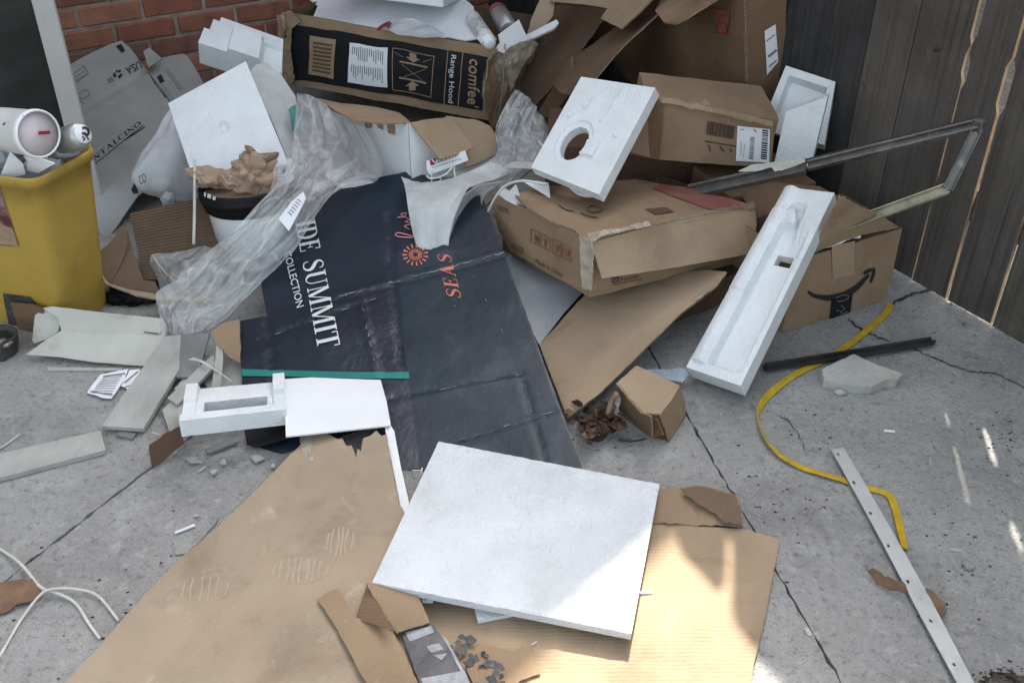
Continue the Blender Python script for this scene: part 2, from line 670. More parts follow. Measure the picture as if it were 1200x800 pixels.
# ------------------------------------------------------------------ materials
def pm(name, c1, c2=None, scale=8.0, rough=0.7, bump=None, dirt=None, bead=None, wave=None, metal=0.0, alpha=1.0, trans=0.0,
       spec=0.4, crease=None, speck=None, contrast=(.35, .65), streak=None, sss=0.0, coat=0.0):
    """principled material with colour variation, grain relief, dirt patches, corrugation and fine specks"""
    m = bpy.data.materials.new(name)
    m.use_nodes = True
    nt = m.node_tree
    N, L = nt.nodes, nt.links
    b = N['Principled BSDF']
    b.inputs['Roughness'].default_value = rough
    b.inputs['Metallic'].default_value = metal
    b.inputs['Specular IOR Level'].default_value = spec
    if coat:
        b.inputs['Coat Weight'].default_value = coat
        b.inputs['Coat Roughness'].default_value = .25
    if sss:
        b.inputs['Subsurface Weight'].default_value = sss
        b.inputs['Subsurface Radius'].default_value = (.02, .02, .02)
        b.inputs['Subsurface Scale'].default_value = .3
    tc = N.new('ShaderNodeTexCoord')
    def tex(sc, det=5, src='Object', rough_=.6, mapscale=None, dist=0.0):
        t = N.new('ShaderNodeTexNoise')
        t.inputs['Scale'].default_value = sc
        t.inputs['Detail'].default_value = det
        t.inputs['Roughness'].default_value = rough_
        t.inputs['Distortion'].default_value = dist
        if mapscale:
            mp = N.new('ShaderNodeMapping')
            mp.inputs['Scale'].default_value = mapscale
            L.new(tc.outputs[src], mp.inputs['Vector'])
            L.new(mp.outputs[0], t.inputs['Vector'])
        else:
            L.new(tc.outputs[src], t.inputs['Vector'])
        return t.outputs['Fac']
    def ramp(f, a, bb):
        r = N.new('ShaderNodeMapRange')
        r.inputs[1].default_value, r.inputs[2].default_value = a, bb
        L.new(f, r.inputs[0])
        return r.outputs[0]
    def mix(fac, a, bb):
        x = N.new('ShaderNodeMix')
        x.data_type = 'RGBA'
        if isinstance(fac, float): x.inputs[0].default_value = fac
        else: L.new(fac, x.inputs[0])
        for s, val in ((6, a), (7, bb)):
            if isinstance(val, tuple): x.inputs[s].default_value = (*val, 1)
            else: L.new(val, x.inputs[s])
        return x.outputs[2]
    def mul(a, k):
        x = N.new('ShaderNodeMath'); x.operation = 'MULTIPLY'
        L.new(a, x.inputs[0])
        if isinstance(k, float): x.inputs[1].default_value = k
        else: L.new(k, x.inputs[1])
        return x.outputs[0]
    col = mix(ramp(tex(scale), *contrast), c1, c2) if c2 else c1
    if streak:        # (colour, mapscale, lo, hi, amount, coord)
        cc, ms, lo, hi, am, src = streak
        col = mix(mul(ramp(tex(1.0, 4, src, .6, ms), lo, hi), am), col, cc)
    if dirt:
        for cc, sc, lo, hi, am in (dirt if isinstance(dirt, list) else [dirt]):
            col = mix(mul(ramp(tex(sc, 6, 'Object', .65, None, .4), lo, hi), am), col, cc)
    if speck:
        for cc, sc, lo, hi, am in (speck if isinstance(speck, list) else [speck]):
            col = mix(mul(ramp(tex(sc, 2, 'Object', .5), lo, hi), am), col, cc)
    hsum = None
    if wave:          # (axis, per metre, height, tint)
        ax, fr, hh, tint = wave
        wv = N.new('ShaderNodeTexWave')
        wv.bands_direction = ax
        wv.inputs['Scale'].default_value = fr / 3.183 * 1.0
        wv.inputs['Distortion'].default_value = 1.2
        wv.inputs['Detail'].default_value = 1
        wv.inputs['Detail Scale'].default_value = .3
        L.new(tc.outputs['UV'], wv.inputs['Vector'])
        if tint:
            patch = ramp(tex(5.0, 3), .42, .62)
            col = mix(mul(mul(wv.outputs['Fac'], patch), tint), col, tuple(x * .72 for x in c1))
        hsum = mul(wv.outputs['Fac'], hh)
    if isinstance(col, tuple): b.inputs['Base Color'].default_value = (*col, 1)
    else: L.new(col, b.inputs['Base Color'])
    if bump:
        for sc, hh in (bump if isinstance(bump, list) else [bump]):
            t = mul(tex(sc, 5), hh)
            if hsum is None: hsum = t
            else:
                x = N.new('ShaderNodeMath'); x.operation = 'ADD'
                L.new(hsum, x.inputs[0]); L.new(t, x.inputs[1]); hsum = x.outputs[0]
    if bead:
        vo = N.new('ShaderNodeTexVoronoi')
        vo.inputs['Scale'].default_value = bead[0]
        L.new(tc.outputs['Object'], vo.inputs['Vector'])
        t = mul(vo.outputs['Distance'], -bead[1])
        x = N.new('ShaderNodeMath'); x.operation = 'ADD'
        L.new(hsum, x.inputs[0]); L.new(t, x.inputs[1]); hsum = x.outputs[0]
    if hsum is not None:
        bp = N.new('ShaderNodeBump')
        bp.inputs['Strength'].default_value = 1.0
        bp.inputs['Distance'].default_value = 1.0
        L.new(hsum, bp.inputs['Height'])
        L.new(bp.outputs[0], b.inputs['Normal'])
    if alpha < 1 or trans:
        out = N['Material Output']
        sh = b.outputs[0]
        if trans:
            tl = N.new('ShaderNodeBsdfTranslucent')
            tl.inputs[0].default_value = (*c1, 1)
            ms = N.new('ShaderNodeMixShader')
            ms.inputs[0].default_value = trans
            L.new(sh, ms.inputs[1]); L.new(tl.outputs[0], ms.inputs[2])
            sh = ms.outputs[0]
        if alpha < 1:
            tp = N.new('ShaderNodeBsdfTransparent')
            ms = N.new('ShaderNodeMixShader')
            fac = N.new('ShaderNodeMapRange')
            fac.inputs[1].default_value, fac.inputs[2].default_value = .35, .65
            fac.inputs[3].default_value, fac.inputs[4].default_value = max(0, alpha - .12), min(1, alpha + .12)
            L.new(tex(14.0, 4), fac.inputs[0])
            fo = fac.outputs[0]
            if crease:
                mp = N.new('ShaderNodeMapping')
                mp.inputs['Scale'].default_value = (crease[0], crease[1], 1)
                L.new(tc.outputs['UV'], mp.inputs['Vector'])
                wrp = N.new('ShaderNodeTexNoise'); wrp.inputs['Scale'].default_value = 2.0
                L.new(mp.outputs[0], wrp.inputs['Vector'])
                ad = N.new('ShaderNodeMix'); ad.data_type = 'VECTOR'; ad.inputs[0].default_value = .35
                L.new(mp.outputs[0], ad.inputs[4]); L.new(wrp.outputs['Color'], ad.inputs[5])
                acc = fo
                for k_, wd_ in ((2.0, .05), (4.7, .06)):
                    vo = N.new('ShaderNodeTexVoronoi'); vo.feature = 'DISTANCE_TO_EDGE'
                    vo.inputs['Scale'].default_value = k_
                    L.new(ad.outputs[1], vo.inputs['Vector'])
                    mr = N.new('ShaderNodeMapRange')
                    mr.inputs[1].default_value, mr.inputs[2].default_value = 0.0, wd_
                    mr.inputs[3].default_value, mr.inputs[4].default_value = crease[2], 0.0
                    L.new(vo.outputs['Distance'], mr.inputs[0])
                    sm_ = N.new('ShaderNodeMath'); sm_.operation = 'ADD'; sm_.use_clamp = True
                    L.new(acc, sm_.inputs[0]); L.new(mr.outputs[0], sm_.inputs[1])
                    acc = sm_.outputs[0]
                fo = acc
            L.new(fo, ms.inputs[0])
            L.new(tp.outputs[0], ms.inputs[1]); L.new(sh, ms.inputs[2])
            sh = ms.outputs[0]
        L.new(sh, out.inputs[0])
    return m

M = {}
CB = (.31, .215, .135)
def cardboard(name, c, dirt_am=.45, wave=('X', 130, .0005, .18), scuff=.25):
    return pm(name, c, tuple(x * .82 for x in c), 4.0, .82, [(90, .0012), (9, .004)],
              dirt=[((.13, .085, .055), 5.0, .52, .72, dirt_am), ((.45, .38, .30), 13.0, .60, .74, scuff)],
              wave=wave, spec=.2, speck=((.5, .45, .38), 160, .70, .76, .35))
M['card'] = cardboard('cardboard', CB, .45, ('X', 130, .0003, .10), .35)
M['card_pale'] = cardboard('cardboard_pale', (.375, .275, .18), .45, ('Y', 120, .0003, .14), .3)
M['card_dusty'] = cardboard('cardboard_dusty', (.37, .285, .20), .5, ('X', 120, .00018, .07), .8)
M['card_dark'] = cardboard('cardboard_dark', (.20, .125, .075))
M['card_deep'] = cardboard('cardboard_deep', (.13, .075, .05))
M['card_inner'] = cardboard('cardboard_inner', (.17, .115, .075), .5)
M['pad'] = pm('pad_card', (.20, .14, .095), (.15, .10, .07), 6, .85, (90, .002), dirt=((.10, .07, .05), 6, .52, .72, .5), spec=.15)
M['card_edge'] = pm('cardboard_edge', (.36, .27, .18), (.16, .10, .06), 140, .9, (200, .003))
M['card_grey'] = pm('cardboard_grey', (.34, .345, .33), (.28, .285, .27), 5, .75, [(60, .0015)], dirt=((.17, .16, .14), 6, .56, .75, .5), wave=('X', 130, .0003, .08), spec=.25)
M['foam'] = pm('foam', (.74, .76, .765), (.67, .69, .695), 10, .6, [(60, .0007)], bead=(200, .0014), dirt=((.50, .49, .45), 5, .62, .8, .3), sss=.12, spec=.3)
M['foam_board'] = pm('foam_board', (.63, .655, .67), (.55, .575, .59), 7, .55, [(90, .0014), (26, .002)], bead=(190, .0020), dirt=[((.46, .45, .41), 4.5, .55, .72, .55), ((.33, .32, .30), 26, .66, .78, .5)],
                     speck=((.4, .4, .4), 190, .72, .78, .4), sss=.1, spec=.35)
M['white'] = pm('white_card', (.78, .79, .80), (.72, .73, .74), 6, .5, (50, .001), dirt=((.45, .43, .40), 8, .62, .78, .35))
M['paper'] = pm('paper', (.80, .81, .83), (.74, .75, .78), 9, .6, (30, .002), dirt=((.5, .48, .45), 10, .65, .8, .3))
M['film'] = pm('film', (.88, .89, .88), (.80, .81, .81), 14, .14, [(50, .004)], alpha=.42, trans=.3, spec=.9, crease=(2.6, 1.1, .16))
M['film_thin'] = pm('film_thin', (.80, .82, .83), (.66, .69, .70), 20, .18, (40, .004), alpha=.38, trans=.2, spec=.8, crease=(1.6, .8, .14))
M['epe'] = pm('foam_sheet', (.78, .79, .78), (.70, .71, .70), 25, .45, (240, .0012), alpha=.86, trans=.35, spec=.4)
M['tape'] = pm('clear_tape', (.55, .49, .40), (.38, .32, .24), 40, .18, (60, .004), alpha=.34, spec=.9)
M['navy'] = pm('navy_print', (.007, .014, .025), (.011, .022, .037), 3, .34, [(9, .004), (70, .0005)], dirt=[((.10, .12, .16), 7, .60, .8, .35), ((.2, .2, .22), 40, .70, .8, .35)], speck=((.5, .5, .5), 130, .765, .80, .5), spec=.5)
M['slate_sheen'] = pm('slate_sky_sheen', (.012, .023, .035), (.020, .033, .047), 5, .42, [(8, .004), (60, .0006)], dirt=[((.11, .125, .155), 6, .56, .78, .5), ((.015, .025, .035), 9, .55, .7, .5)], speck=((.6, .6, .6), 110, .76, .80, .6), spec=.28)  # navy paled by the sky's reflection, put into the colour
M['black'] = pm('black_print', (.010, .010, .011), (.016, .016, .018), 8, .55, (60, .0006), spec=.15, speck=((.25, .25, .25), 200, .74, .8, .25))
M['ink'] = pm('ink', (.018, .017, .018), None, rough=.6)
M['ink_brown'] = pm('ink_brown', (.07, .045, .03), None, rough=.8)
M['ink_red'] = pm('ink_red', (.20, .055, .035), (.25, .12, .07), 60, rough=.8)
M['red'] = pm('red_print', (.30, .02, .03), (.24, .02, .03), 20, .5)
M['red_tape'] = pm('red_tape', (.27, .085, .07), (.24, .11, .085), 25, .35, (30, .002), dirt=((.4, .3, .26), 14, .55, .75, .5))
M['teal'] = pm('teal_print', (.01, .22, .19), (.012, .18, .16), 20, .4)
M['white_ink'] = pm('white_ink', (.72, .72, .70), (.55, .55, .54), 60, .5)
M['tan_ink'] = pm('tan_ink', (.36, .25, .16), (.28, .19, .12), 60, .7)
M['grey_ink'] = pm('grey_ink', (.16, .16, .16), (.22, .22, .21), 60, .7)
M['coral'] = pm('coral_ink', (.62, .20, .13), (.5, .15, .10), 60, .5)
M['pink'] = pm('pink_ink', (.58, .26, .25), None, rough=.5)
M['yellow'] = pm('yellow_plastic', (.46, .30, .055), (.39, .25, .045), 6, .42, (30, .002), dirt=[((.24, .15, .04), 5, .54, .74, .55), ((.6, .5, .25), 22, .66, .78, .35)], spec=.45)
M['strap_y'] = pm('yellow_strap', (.62, .42, .02), (.45, .29, .015), 30, .5, (220, .002), dirt=((.2, .14, .03), 20, .55, .75, .6))
M['concrete'] = pm('concrete', (.305, .298, .283), (.395, .385, .365), 3.2, .9, [(120, .006), (30, .004), (300, .003)],
                   dirt=[((.19, .187, .182), 2.2, .50, .70, .55), ((.50, .49, .47), 5.5, .53, .74, .6), ((.09, .085, .08), 17, .60, .76, .55), ((.46, .45, .435), 36, .54, .68, .6), ((.15, .147, .142), 48, .56, .70, .6), ((.14, .137, .132), 9, .58, .72, .45)],
                   speck=[((.13, .127, .122), 70, .58, .74, .6), ((.44, .43, .41), 90, .60, .76, .25), ((.09, .085, .08), 200, .60, .72, .5)], spec=.25)
M['dirt'] = pm('dirt', (.10, .092, .08), (.17, .155, .135), 20, .95, (60, .02), spec=.1)
M['mortar'] = pm('mortar', (.46, .39, .325), (.35, .29, .24), 30, .95, (150, .006), spec=.1)
BR = [(.36, .15, .10), (.29, .13, .10), (.42, .19, .12), (.27, .145, .115), (.34, .13, .088)]
for i, c in enumerate(BR):
    M['brick%d' % i] = pm('brick_face', c, tuple(x * .7 for x in c), 14, .9, [(120, .004), (30, .004)], dirt=[((.30, .22, .17), 18, .58, .76, .5), ((.06, .04, .035), 9, .58, .75, .5)], spec=.15)
def wood(name, c):
    return pm(name, c, tuple(x * .62 for x in c), 3, .85, [(60, .003)], streak=(tuple(x * .30 for x in c), (75, 75, 1.8), .46, .70, .65, 'Object'),
              dirt=[(tuple(x * 1.7 for x in c), 4, .56, .75, .4), (tuple(x * .25 for x in c), 8, .66, .70, .8)], spec=.15)
for i, c in enumerate([(.115, .102, .09), (.070, .067, .065), (.135, .118, .10), (.052, .051, .052), (.10, .086, .072)]):
    M['wood%d' % i] = wood('fence_wood', c)
M['wood_edge'] = pm('sawn_edge', (.40, .30, .19), (.28, .20, .12), 30, .8, (80, .002))
M['metal'] = pm('aluminium', (.20, .19, .175), (.11, .105, .10), 14, .42, (90, .0015), metal=.55, dirt=[((.12, .10, .085), 9, .5, .7, .7), ((.45, .43, .38), 22, .6, .75, .5)])
M['metal_warm'] = pm('painted_metal', (.38, .35, .22), (.26, .24, .17), 12, .5, (90, .0015), metal=.2, dirt=((.13, .11, .09), 12, .5, .7, .7))
M['steel'] = pm('galvanised', (.52, .53, .53), (.42, .43, .43), 9, .4, (60, .0012), metal=.35, dirt=((.25, .24, .22), 14, .6, .76, .5))
M['rubber'] = pm('black_rubber', (.016, .015, .014), (.03, .028, .026), 20, .6, (90, .002))
M['plank'] = pm('painted_plank', (.42, .41, .38), (.33, .325, .30), 9, .7, (80, .002), dirt=[((.2, .185, .16), 9, .55, .75, .5)], streak=((.24, .23, .21), (70, 6, 70), .55, .75, .5, 'Object'))
M['gutter'] = pm('vinyl', (.50, .49, .43), (.42, .41, .36), 7, .55, (40, .0015), dirt=[((.25, .22, .17), 8, .55, .72, .6), ((.12, .10, .08), 40, .70, .78, .7)])
M['greytile'] = pm('grey_sheet', (.15, .15, .15), (.20, .20, .195), 8, .55, (60, .002), dirt=((.28, .27, .26), 10, .55, .75, .5))
M['door_dark'] = pm('dark_screen', (.016, .019, .018), (.026, .03, .028), 3, .35, (5, .006), streak=((.05, .056, .053), (3, 3, 5), .5, .72, .6, 'Object'))  # paler streaks are dim reflections put into the colour
M['door_white'] = pm('door_paint', (.50, .49, .46), (.44, .43, .40), 5, .6, (40, .0015), dirt=((.28, .26, .23), 6, .56, .76, .5))
M['leaf'] = pm('dead_leaf', (.085, .042, .026), (.04, .022, .016), 40, .8, (120, .004))
M['leaf_pale'] = pm('dry_leaf', (.22, .13, .075), (.14, .08, .05), 25, .8, (60, .004))
M['kraft'] = pm('kraft_paper', (.45, .32, .23), (.36, .245, .17), 10, .75, (40, .006), trans=.1)
M['bag'] = pm('bag', (.78, .79, .80), (.66, .68, .70), 10, .2, (25, .006), alpha=.80, trans=.35, dirt=((.55, .40, .38), 5, .6, .74, .3))
M['plast_grey'] = pm('grey_film', (.20, .23, .26), (.34, .38, .42), 12, .25, (30, .006), spec=.6)
M['tub'] = pm('tub_plastic', (.66, .65, .62), (.58, .57, .54), 9, .45, dirt=((.4, .38, .35), 12, .6, .76, .4))
M['tub_base'] = pm('tub_base', (.66, .58, .60), (.60, .52, .54), 12, .35, (30, .002))
M['teal_bottle'] = pm('teal_plastic', (.03, .13, .13), (.05, .20, .19), 20, .35)
M['silver'] = pm('can_metal', (.50, .50, .49), (.4, .4, .39), 12, .35, metal=.6)
M['cord'] = pm('white_cord', (.62, .60, .55), (.5, .48, .43), 30, .6)
M['plaster'] = pm('plaster', (.46, .45, .41), (.38, .37, .33), 12, .9, [(120, .003), (30, .004)], dirt=((.25, .24, .21), 16, .58, .75, .5))
M['flake'] = pm('black_flake', (.05, .05, .05), (.13, .128, .12), 40, .6)
M['slab_dark'] = pm('dark_block', (.045, .046, .05), (.075, .077, .082), 9, .4, (60, .001), dirt=((.20, .205, .22), 16, .62, .66, .5))
M['tape_scuff'] = pm('scuffed_tape', (.30, .31, .34), (.22, .23, .25), 40, .3, (60, .002))
M['marble'] = pm('pale_sheet', (.46, .47, .48), (.36, .37, .385), 9, .45, (20, .003), streak=((.22, .22, .25), (40, 4, 40), .56, .72, .6, 'Object'))
M['roof'] = pm('roof_shingle', (.09, .08, .075), (.06, .055, .05), 9, .9, (60, .005))
M['photo'] = pm('label_print', (.10, .02, .03), (.28, .20, .15), 22, .4, contrast=(.45, .6))
M['foil'] = pm('grime', (.03, .027, .025), (.07, .065, .06), 30, .6, (60, .004))

# ------------------------------------------------------------------ ground and paving
rnd = random.Random(7)
v = [(-300, -300, -.018), (300, -300, -.018), (300, 300, -.018), (-300, 300, -.018)]
tag(mk('ground', v, [(0, 1, 2, 3)], M['dirt']), kind='structure')
pav = bpy.data.objects.new('patio', None)
COL.objects.link(pav)
tag(pav, kind='structure')
FLAT = Surf((0, 0, 0), (1, 0, 0), (0, 1, 0))
WD, WO = Vector((.866, .5)), Vector((-1.43, 3.86))       # brick wall line
FD, FO = Vector((-.5, .866)), Vector((1.195, 2.381))     # fence line
X3 = Vector((.104, 3.28))
J1, J2 = Vector((-2.204, -.80)), Vector((1.015, -.883))
corner = Vector((-.10, 4.63))
def slab(pts, gap, seed):
    c = sum(pts, Vector((0, 0))) / len(pts)
    pts2 = []
    for p in pts:
        pts2.append(p + (c - p).normalized() * gap)
    outer = dens(pts2, .02, .0045, seed)
    if sum(outer[i - 1].cross(outer[i]) for i in range(len(outer))) < 0: outer.reverse()
    S = Surf((0, 0, 0), (1, 0, 0), (0, 1, 0), .0012, 3, seed=seed)
    shell('slab', S, outer, .05, M['concrete'], pav, res=.09, seed=seed)
slab([X3, J1, Vector((-4.6, -.8)), WO + WD * -3.5, corner], .007, 1)
slab([X3, J1, J2], .007, 2)
slab([X3, corner, FO + FD * -3.5, J2], .007, 3)
def crack(px, wpx, seed=0, name='crack'):
    pts = [G(*p) for p in px]
    r = random.Random(seed)
    P = []
    for i in range(len(pts) - 1):
        for j in range(6):
            q = pts[i].lerp(pts[i + 1], j / 6)
            P.append(q + Vector((r.uniform(-1, 1), r.uniform(-1, 1), 0)) * .0045)
    vt, fc = [], []
    for i, p in enumerate(P):
        d = (P[min(len(P) - 1, i + 1)] - P[max(0, i - 1)]).normalized()
        n = Vector((-d.y, d.x, 0))
        ww = wpx * .0022 * r.uniform(.3, 1.1) * min(1, i / 2 + .2, (len(P) - 1 - i) / 4 + .15)
        vt += [p + n * ww + Vector((0, 0, .0022)), p - n * ww + Vector((0, 0, .0022))]
        if i:
            k = 2 * i
            fc.append((k - 2, k - 1, k + 1, k))
    mk(name, vt, fc, M['foil'], pav)
crack([(1066, 407), (1090, 418), (1112, 427), (1140, 436), (1165, 438), (1185, 447), (1230, 470)], 1.3, 1)
crack([(994, 374), (1003, 384), (1015, 388), (1030, 397), (1044, 401)], 2.2, 2)
crack([(1038, 362), (1062, 347), (1085, 341), (1100, 332)], 3.0, 3)
crack([(912, 485), (930, 500), (940, 520), (945, 535)], .8, 4)
# leaf litter and soil at the near right corner
tag(blob('soil_patch', G(1222, 826, 0) , (.13, .055, .02), M['dirt'], None, .5, 3, 4, seed=3), kind='structure')

# ------------------------------------------------------------------ brick house
house = thing('brick_house', 'red brick house wall with pale mortar rising behind the heap', 'house', (WO.x, WO.y, 0))
WN = Vector((.5, -.866))                                   # towards the yard
w3 = lambda a, d, z: Vector((WO.x + WD.x * a + WN.x * d, WO.y + WD.y * a + WN.y * d, z))
Mw = Matrix(((WD.x, -WN.x, 0), (WD.y, -WN.y, 0), (0, 0, 1)))
HR0 = 2.95  # unseen gable edge, shaped so its shadow bounds the sunlit patch
def rake(a): return HR0 - .577 * (a - 2.93) if a > -1 else HR0 - .577 * (-3.93) - .577 * (-1 - a)
prof = [(-4.2, -.1), (5.2, -.1), (5.2, rake(5.2) + .02), (-1, rake(-1) + .02), (-4.2, rake(-4.2) + .02)]
mv = [w3(a, .004, z) for a, z in prof] + [w3(a, -.212, z) for a, z in prof]
mk('mortar_wall', mv, [(0, 1, 2, 3, 4), (9, 8, 7, 6, 5)] + [(i, i + 5, (i + 1) % 5 + 5, (i + 1) % 5) for i in range(5)], M['mortar'], house)
BL, BH, MJ = .218, .066, .013
allv, allf = [], []
def brick_verts(a, z, l, h, off):
    bm = bmesh.new()
    bmesh.ops.create_cube(bm, size=1)
    for q in bm.verts: q.co = Vector((q.co.x * l, q.co.y * .05, q.co.z * h))
    bmesh.ops.bevel(bm, geom=[e for e in bm.edges if all(x.co.y < 0 for x in e.verts)], offset=.004, segments=1, affect='EDGES')
    c = w3(a, off, z)
    vt = [Mw @ q.co + c for q in bm.verts]
    bm.verts.index_update()
    fc = [tuple(x.index for x in f.verts) for f in bm.faces]
    bm.free()
    return vt, fc
for k in range(68):
    z = .035 + k * (BH + MJ)
    a0 = -4.0 + (k % 2) * .5 * (BL + MJ)
    for i in range(45):
        a = a0 + i * (BL + MJ)
        if k < 9 and -1.45 < a < 1.62:
            vt, fc = brick_verts(a, z, BL + rnd.uniform(-.006, .004), BH + rnd.uniform(-.003, .002), -.012 + rnd.uniform(-.002, .0045))
            vt = [p + noise.noise_vector(p * 30) * .0016 for p in vt]
            mk('brick', vt, fc, M['brick%d' % rnd.choice([0, 0, 1, 2, 2, 3, 4])], house)
        elif z < rake(a) - .08 and a < 5.1:
            vt, fc = brick_verts(a, z, BL, BH, -.012 + rnd.uniform(-.002, .003))
            n = len(allv); allv += vt; allf += [tuple(x + n for x in f) for f in fc]
tag(mk('brickwork', allv, allf, M['brick0'], house), kind='stuff')
ov, th = .34, .09
rv = []
for side, (aa, ab) in enumerate(((-1, 5.5), (-4.6, -1))):
    rv = []
    for a in (aa, ab):
        z = rake(a) + .03
        rv += [w3(a, ov, z), w3(a, ov, z + th), w3(a, -5, z + th), w3(a, -5, z)]
    mk('roof', rv, [(0, 1, 2, 3), (7, 6, 5, 4), (0, 4, 5, 1), (1, 5, 6, 2), (2, 6, 7, 3), (3, 7, 4, 0)], M['roof'], house)
    beam('barge_board', w3(aa, ov + .014, rake(aa) + .06), w3(ab, ov + .014, rake(ab) + .06), .024, .14, M['door_white'], house)

# ------------------------------------------------------------------ fence
fence = thing('board_fence', 'weathered dark timber fence with light showing through the gaps', 'fence', (FO.x, FO.y, 0))
FN = Vector((-.866, -.5))                                  # towards the yard
f3 = lambda s, d, z: Vector((FO.x + FD.x * s + FN.x * d, FO.y + FD.y * s + FN.y * d, z))
Mf = Matrix(((FD.x, -FN.x, 0), (FD.y, -FN.y, 0), (0, 0, 1)))
PITCHB = .146
for k in range(-18, 18):
    s = (k + .5) * PITCHB
    if s > 2.56: break
    gl = {0: .026, 1: -.020, -1: .018}.get(k, .007 if k < 4 else .003) / 2      # gap on this board's near and far edge
    gr = {-1: .026, 0: .072, -2: .018}.get(k, .007 if k < 4 else .003) / 2
    s += (gl - gr) / 2
    wdt = PITCHB - gl - gr
    rnd.random()
    h = {3: 1.94, 4: 1.90, 5: 1.85, 6: 1.785}.get(k, 1.97 if k < 3 else 1.74) + rnd.uniform(-.015, .012)  # tops out of view, stepped to shape the sunlit patch's right side
    z0 = .001 + rnd.uniform(0, .005)
    yaw = R(rnd.uniform(-2.0, 2.0))
    tilt = R(rnd.uniform(-.25, .25)) * (1 if k < 2 else .15)
    Mb = Mf @ Euler((R(rnd.uniform(-.4, .4)), tilt, yaw)).to_matrix()
    bm = bmesh.new()
    hw, ht = wdt / 2, .0055
    prof = [(-hw, 0), (hw, 0)] 
    nz = 84 if k in (-1, 0, 1) else 24
    vt, fc, fm = [], [], []
    for j in range(nz + 1):
        zz = (h - .03) * j / nz
        for sx, sy in ((-1, -1), (1, -1), (1, 1), (-1, 1)):
            jit = .0012 * noise.noise(Vector((k * 3.3, zz * 4, sx)))
            if -5 < k < 2:
                win = {(0, -1): ((.55, .66), (.84, .90)), (-1, 1): ((.55, .66), (.84, .90)), (0, 1): ((.58, .645), (.685, .90)), (1, -1): ((.58, .645), (.685, .90))}.get((k, sx), ())  # gap openings at chosen heights, shaped to break up the sun streaks
                if not any(lo < zz < hi for lo, hi in win):
                    jit += sx * .0088 if k in (-1, 0, 1) and (k, sx) in ((0, -1), (-1, 1), (0, 1), (1, -1)) else sx * .004
            vt.append(Vector((sx * hw + jit, sy * ht, zz)))
        if j:
            b = 4 * (j - 1)
            for e in range(4):
                g = (e + 1) % 4
                fc.append((b + e, b + g, b + 4 + g, b + 4 + e)); fm.append(1 if e in (1, 3) else 0)
    b = 4 * nz
    for sx, sy in ((-1, -1), (1, -1), (1, 1), (-1, 1)):
        vt.append(Vector((sx * (hw - .014), sy * ht, h)))
    for e in range(4):
        g = (e + 1) % 4
        fc.append((b + e, b + g, b + 4 + g, b + 4 + e)); fm.append(0)
    fc += [(3, 2, 1, 0), (b + 4, b + 5, b + 6, b + 7)]; fm += [0, 0]
    bm.free()
    c = f3(s, rnd.uniform(-.004, .004), z0)
    mk('fence_board', [Mb @ p + c for p in vt], fc, [M['wood%d' % (rnd.choice([0, 2, 4, 0]) if k < 3 else rnd.choice([1, 3, 3]))], M['wood_edge'] if k < 2 else M['wood1']], fence, fm=fm)
for z in (.28, 1.45):
    beam('fence_rail', f3(-2.7, -.032, z), f3(2.5, -.032, z), .04, .085, M['wood4'], fence)
for s in (-2.3, .95, 2.4):
    beam('fence_post', f3(s, -.105, -.05), f3(s, -.105, 1.75), .09, .09, M['wood2'], fence, up=(FD.x, FD.y, 0))

# ------------------------------------------------------------------ open screen door at the left
pb = Vector((-1.325, 2.93, 0))
door = thing('screen_door', 'dark screen door with a white stile standing open at the left edge', 'door', pb)
dd = Vector((-.93, -.30, 0)).normalized()                  # leaf runs left from its stile
up = Vector((0, 0, 1))
beam('stile', pb + up * .03, pb + up * 2.03, .036, .058, M['door_white'], door, up=dd, bev=.003)
beam('stile', pb + dd * .82 + up * .03, pb + dd * .82 + up * 2.03, .036, .058, M['door_white'], door, up=dd, bev=.003)
for z, hh in ((.10, .14), (1.0, .07), (2.0, .06)):
    beam('rail', pb + dd * .03 + up * z, pb + dd * .79 + up * z, .03, hh, M['door_dark'], door, bev=.003)
dn = dd.cross(up)
beam('screen_panel', pb + dd * .03 + up * 1.03 - dn * .002, pb + dd * .79 + up * 1.03 - dn * .002, .008, 1.86, M['door_dark'], door, bev=0)

def pxline(S, pts, wpx, smooth=True):
    P = [Vector((x, y, 0)) for x, y in pts]
    P = cat(P, 5) if smooth else P
    out = []
    for i in range(len(P) - 1):
        d = (P[i + 1] - P[i]).normalized()
        n = Vector((-d.y, d.x, 0)) * wpx / 2
        out.append([S.px((P[i] + n).x, (P[i] + n).y), S.px((P[i] - n).x, (P[i] - n).y), S.px((P[i + 1] - n).x, (P[i + 1] - n).y), S.px((P[i + 1] + n).x, (P[i + 1] + n).y)])
    return out

# ------------------------------------------------------------------ flat sheets on the ground
def paste(name, label, cat, S, px, thick, mats, res=.02, jag=0, seed=0, group=None, holes=()):
    o = panel(name, S, px, thick, mats, None, holes, res, jag, seed)
    return tag(o, label, cat, group)
CE = lambda k='card': [M[k], M['card_edge'], M[k]]

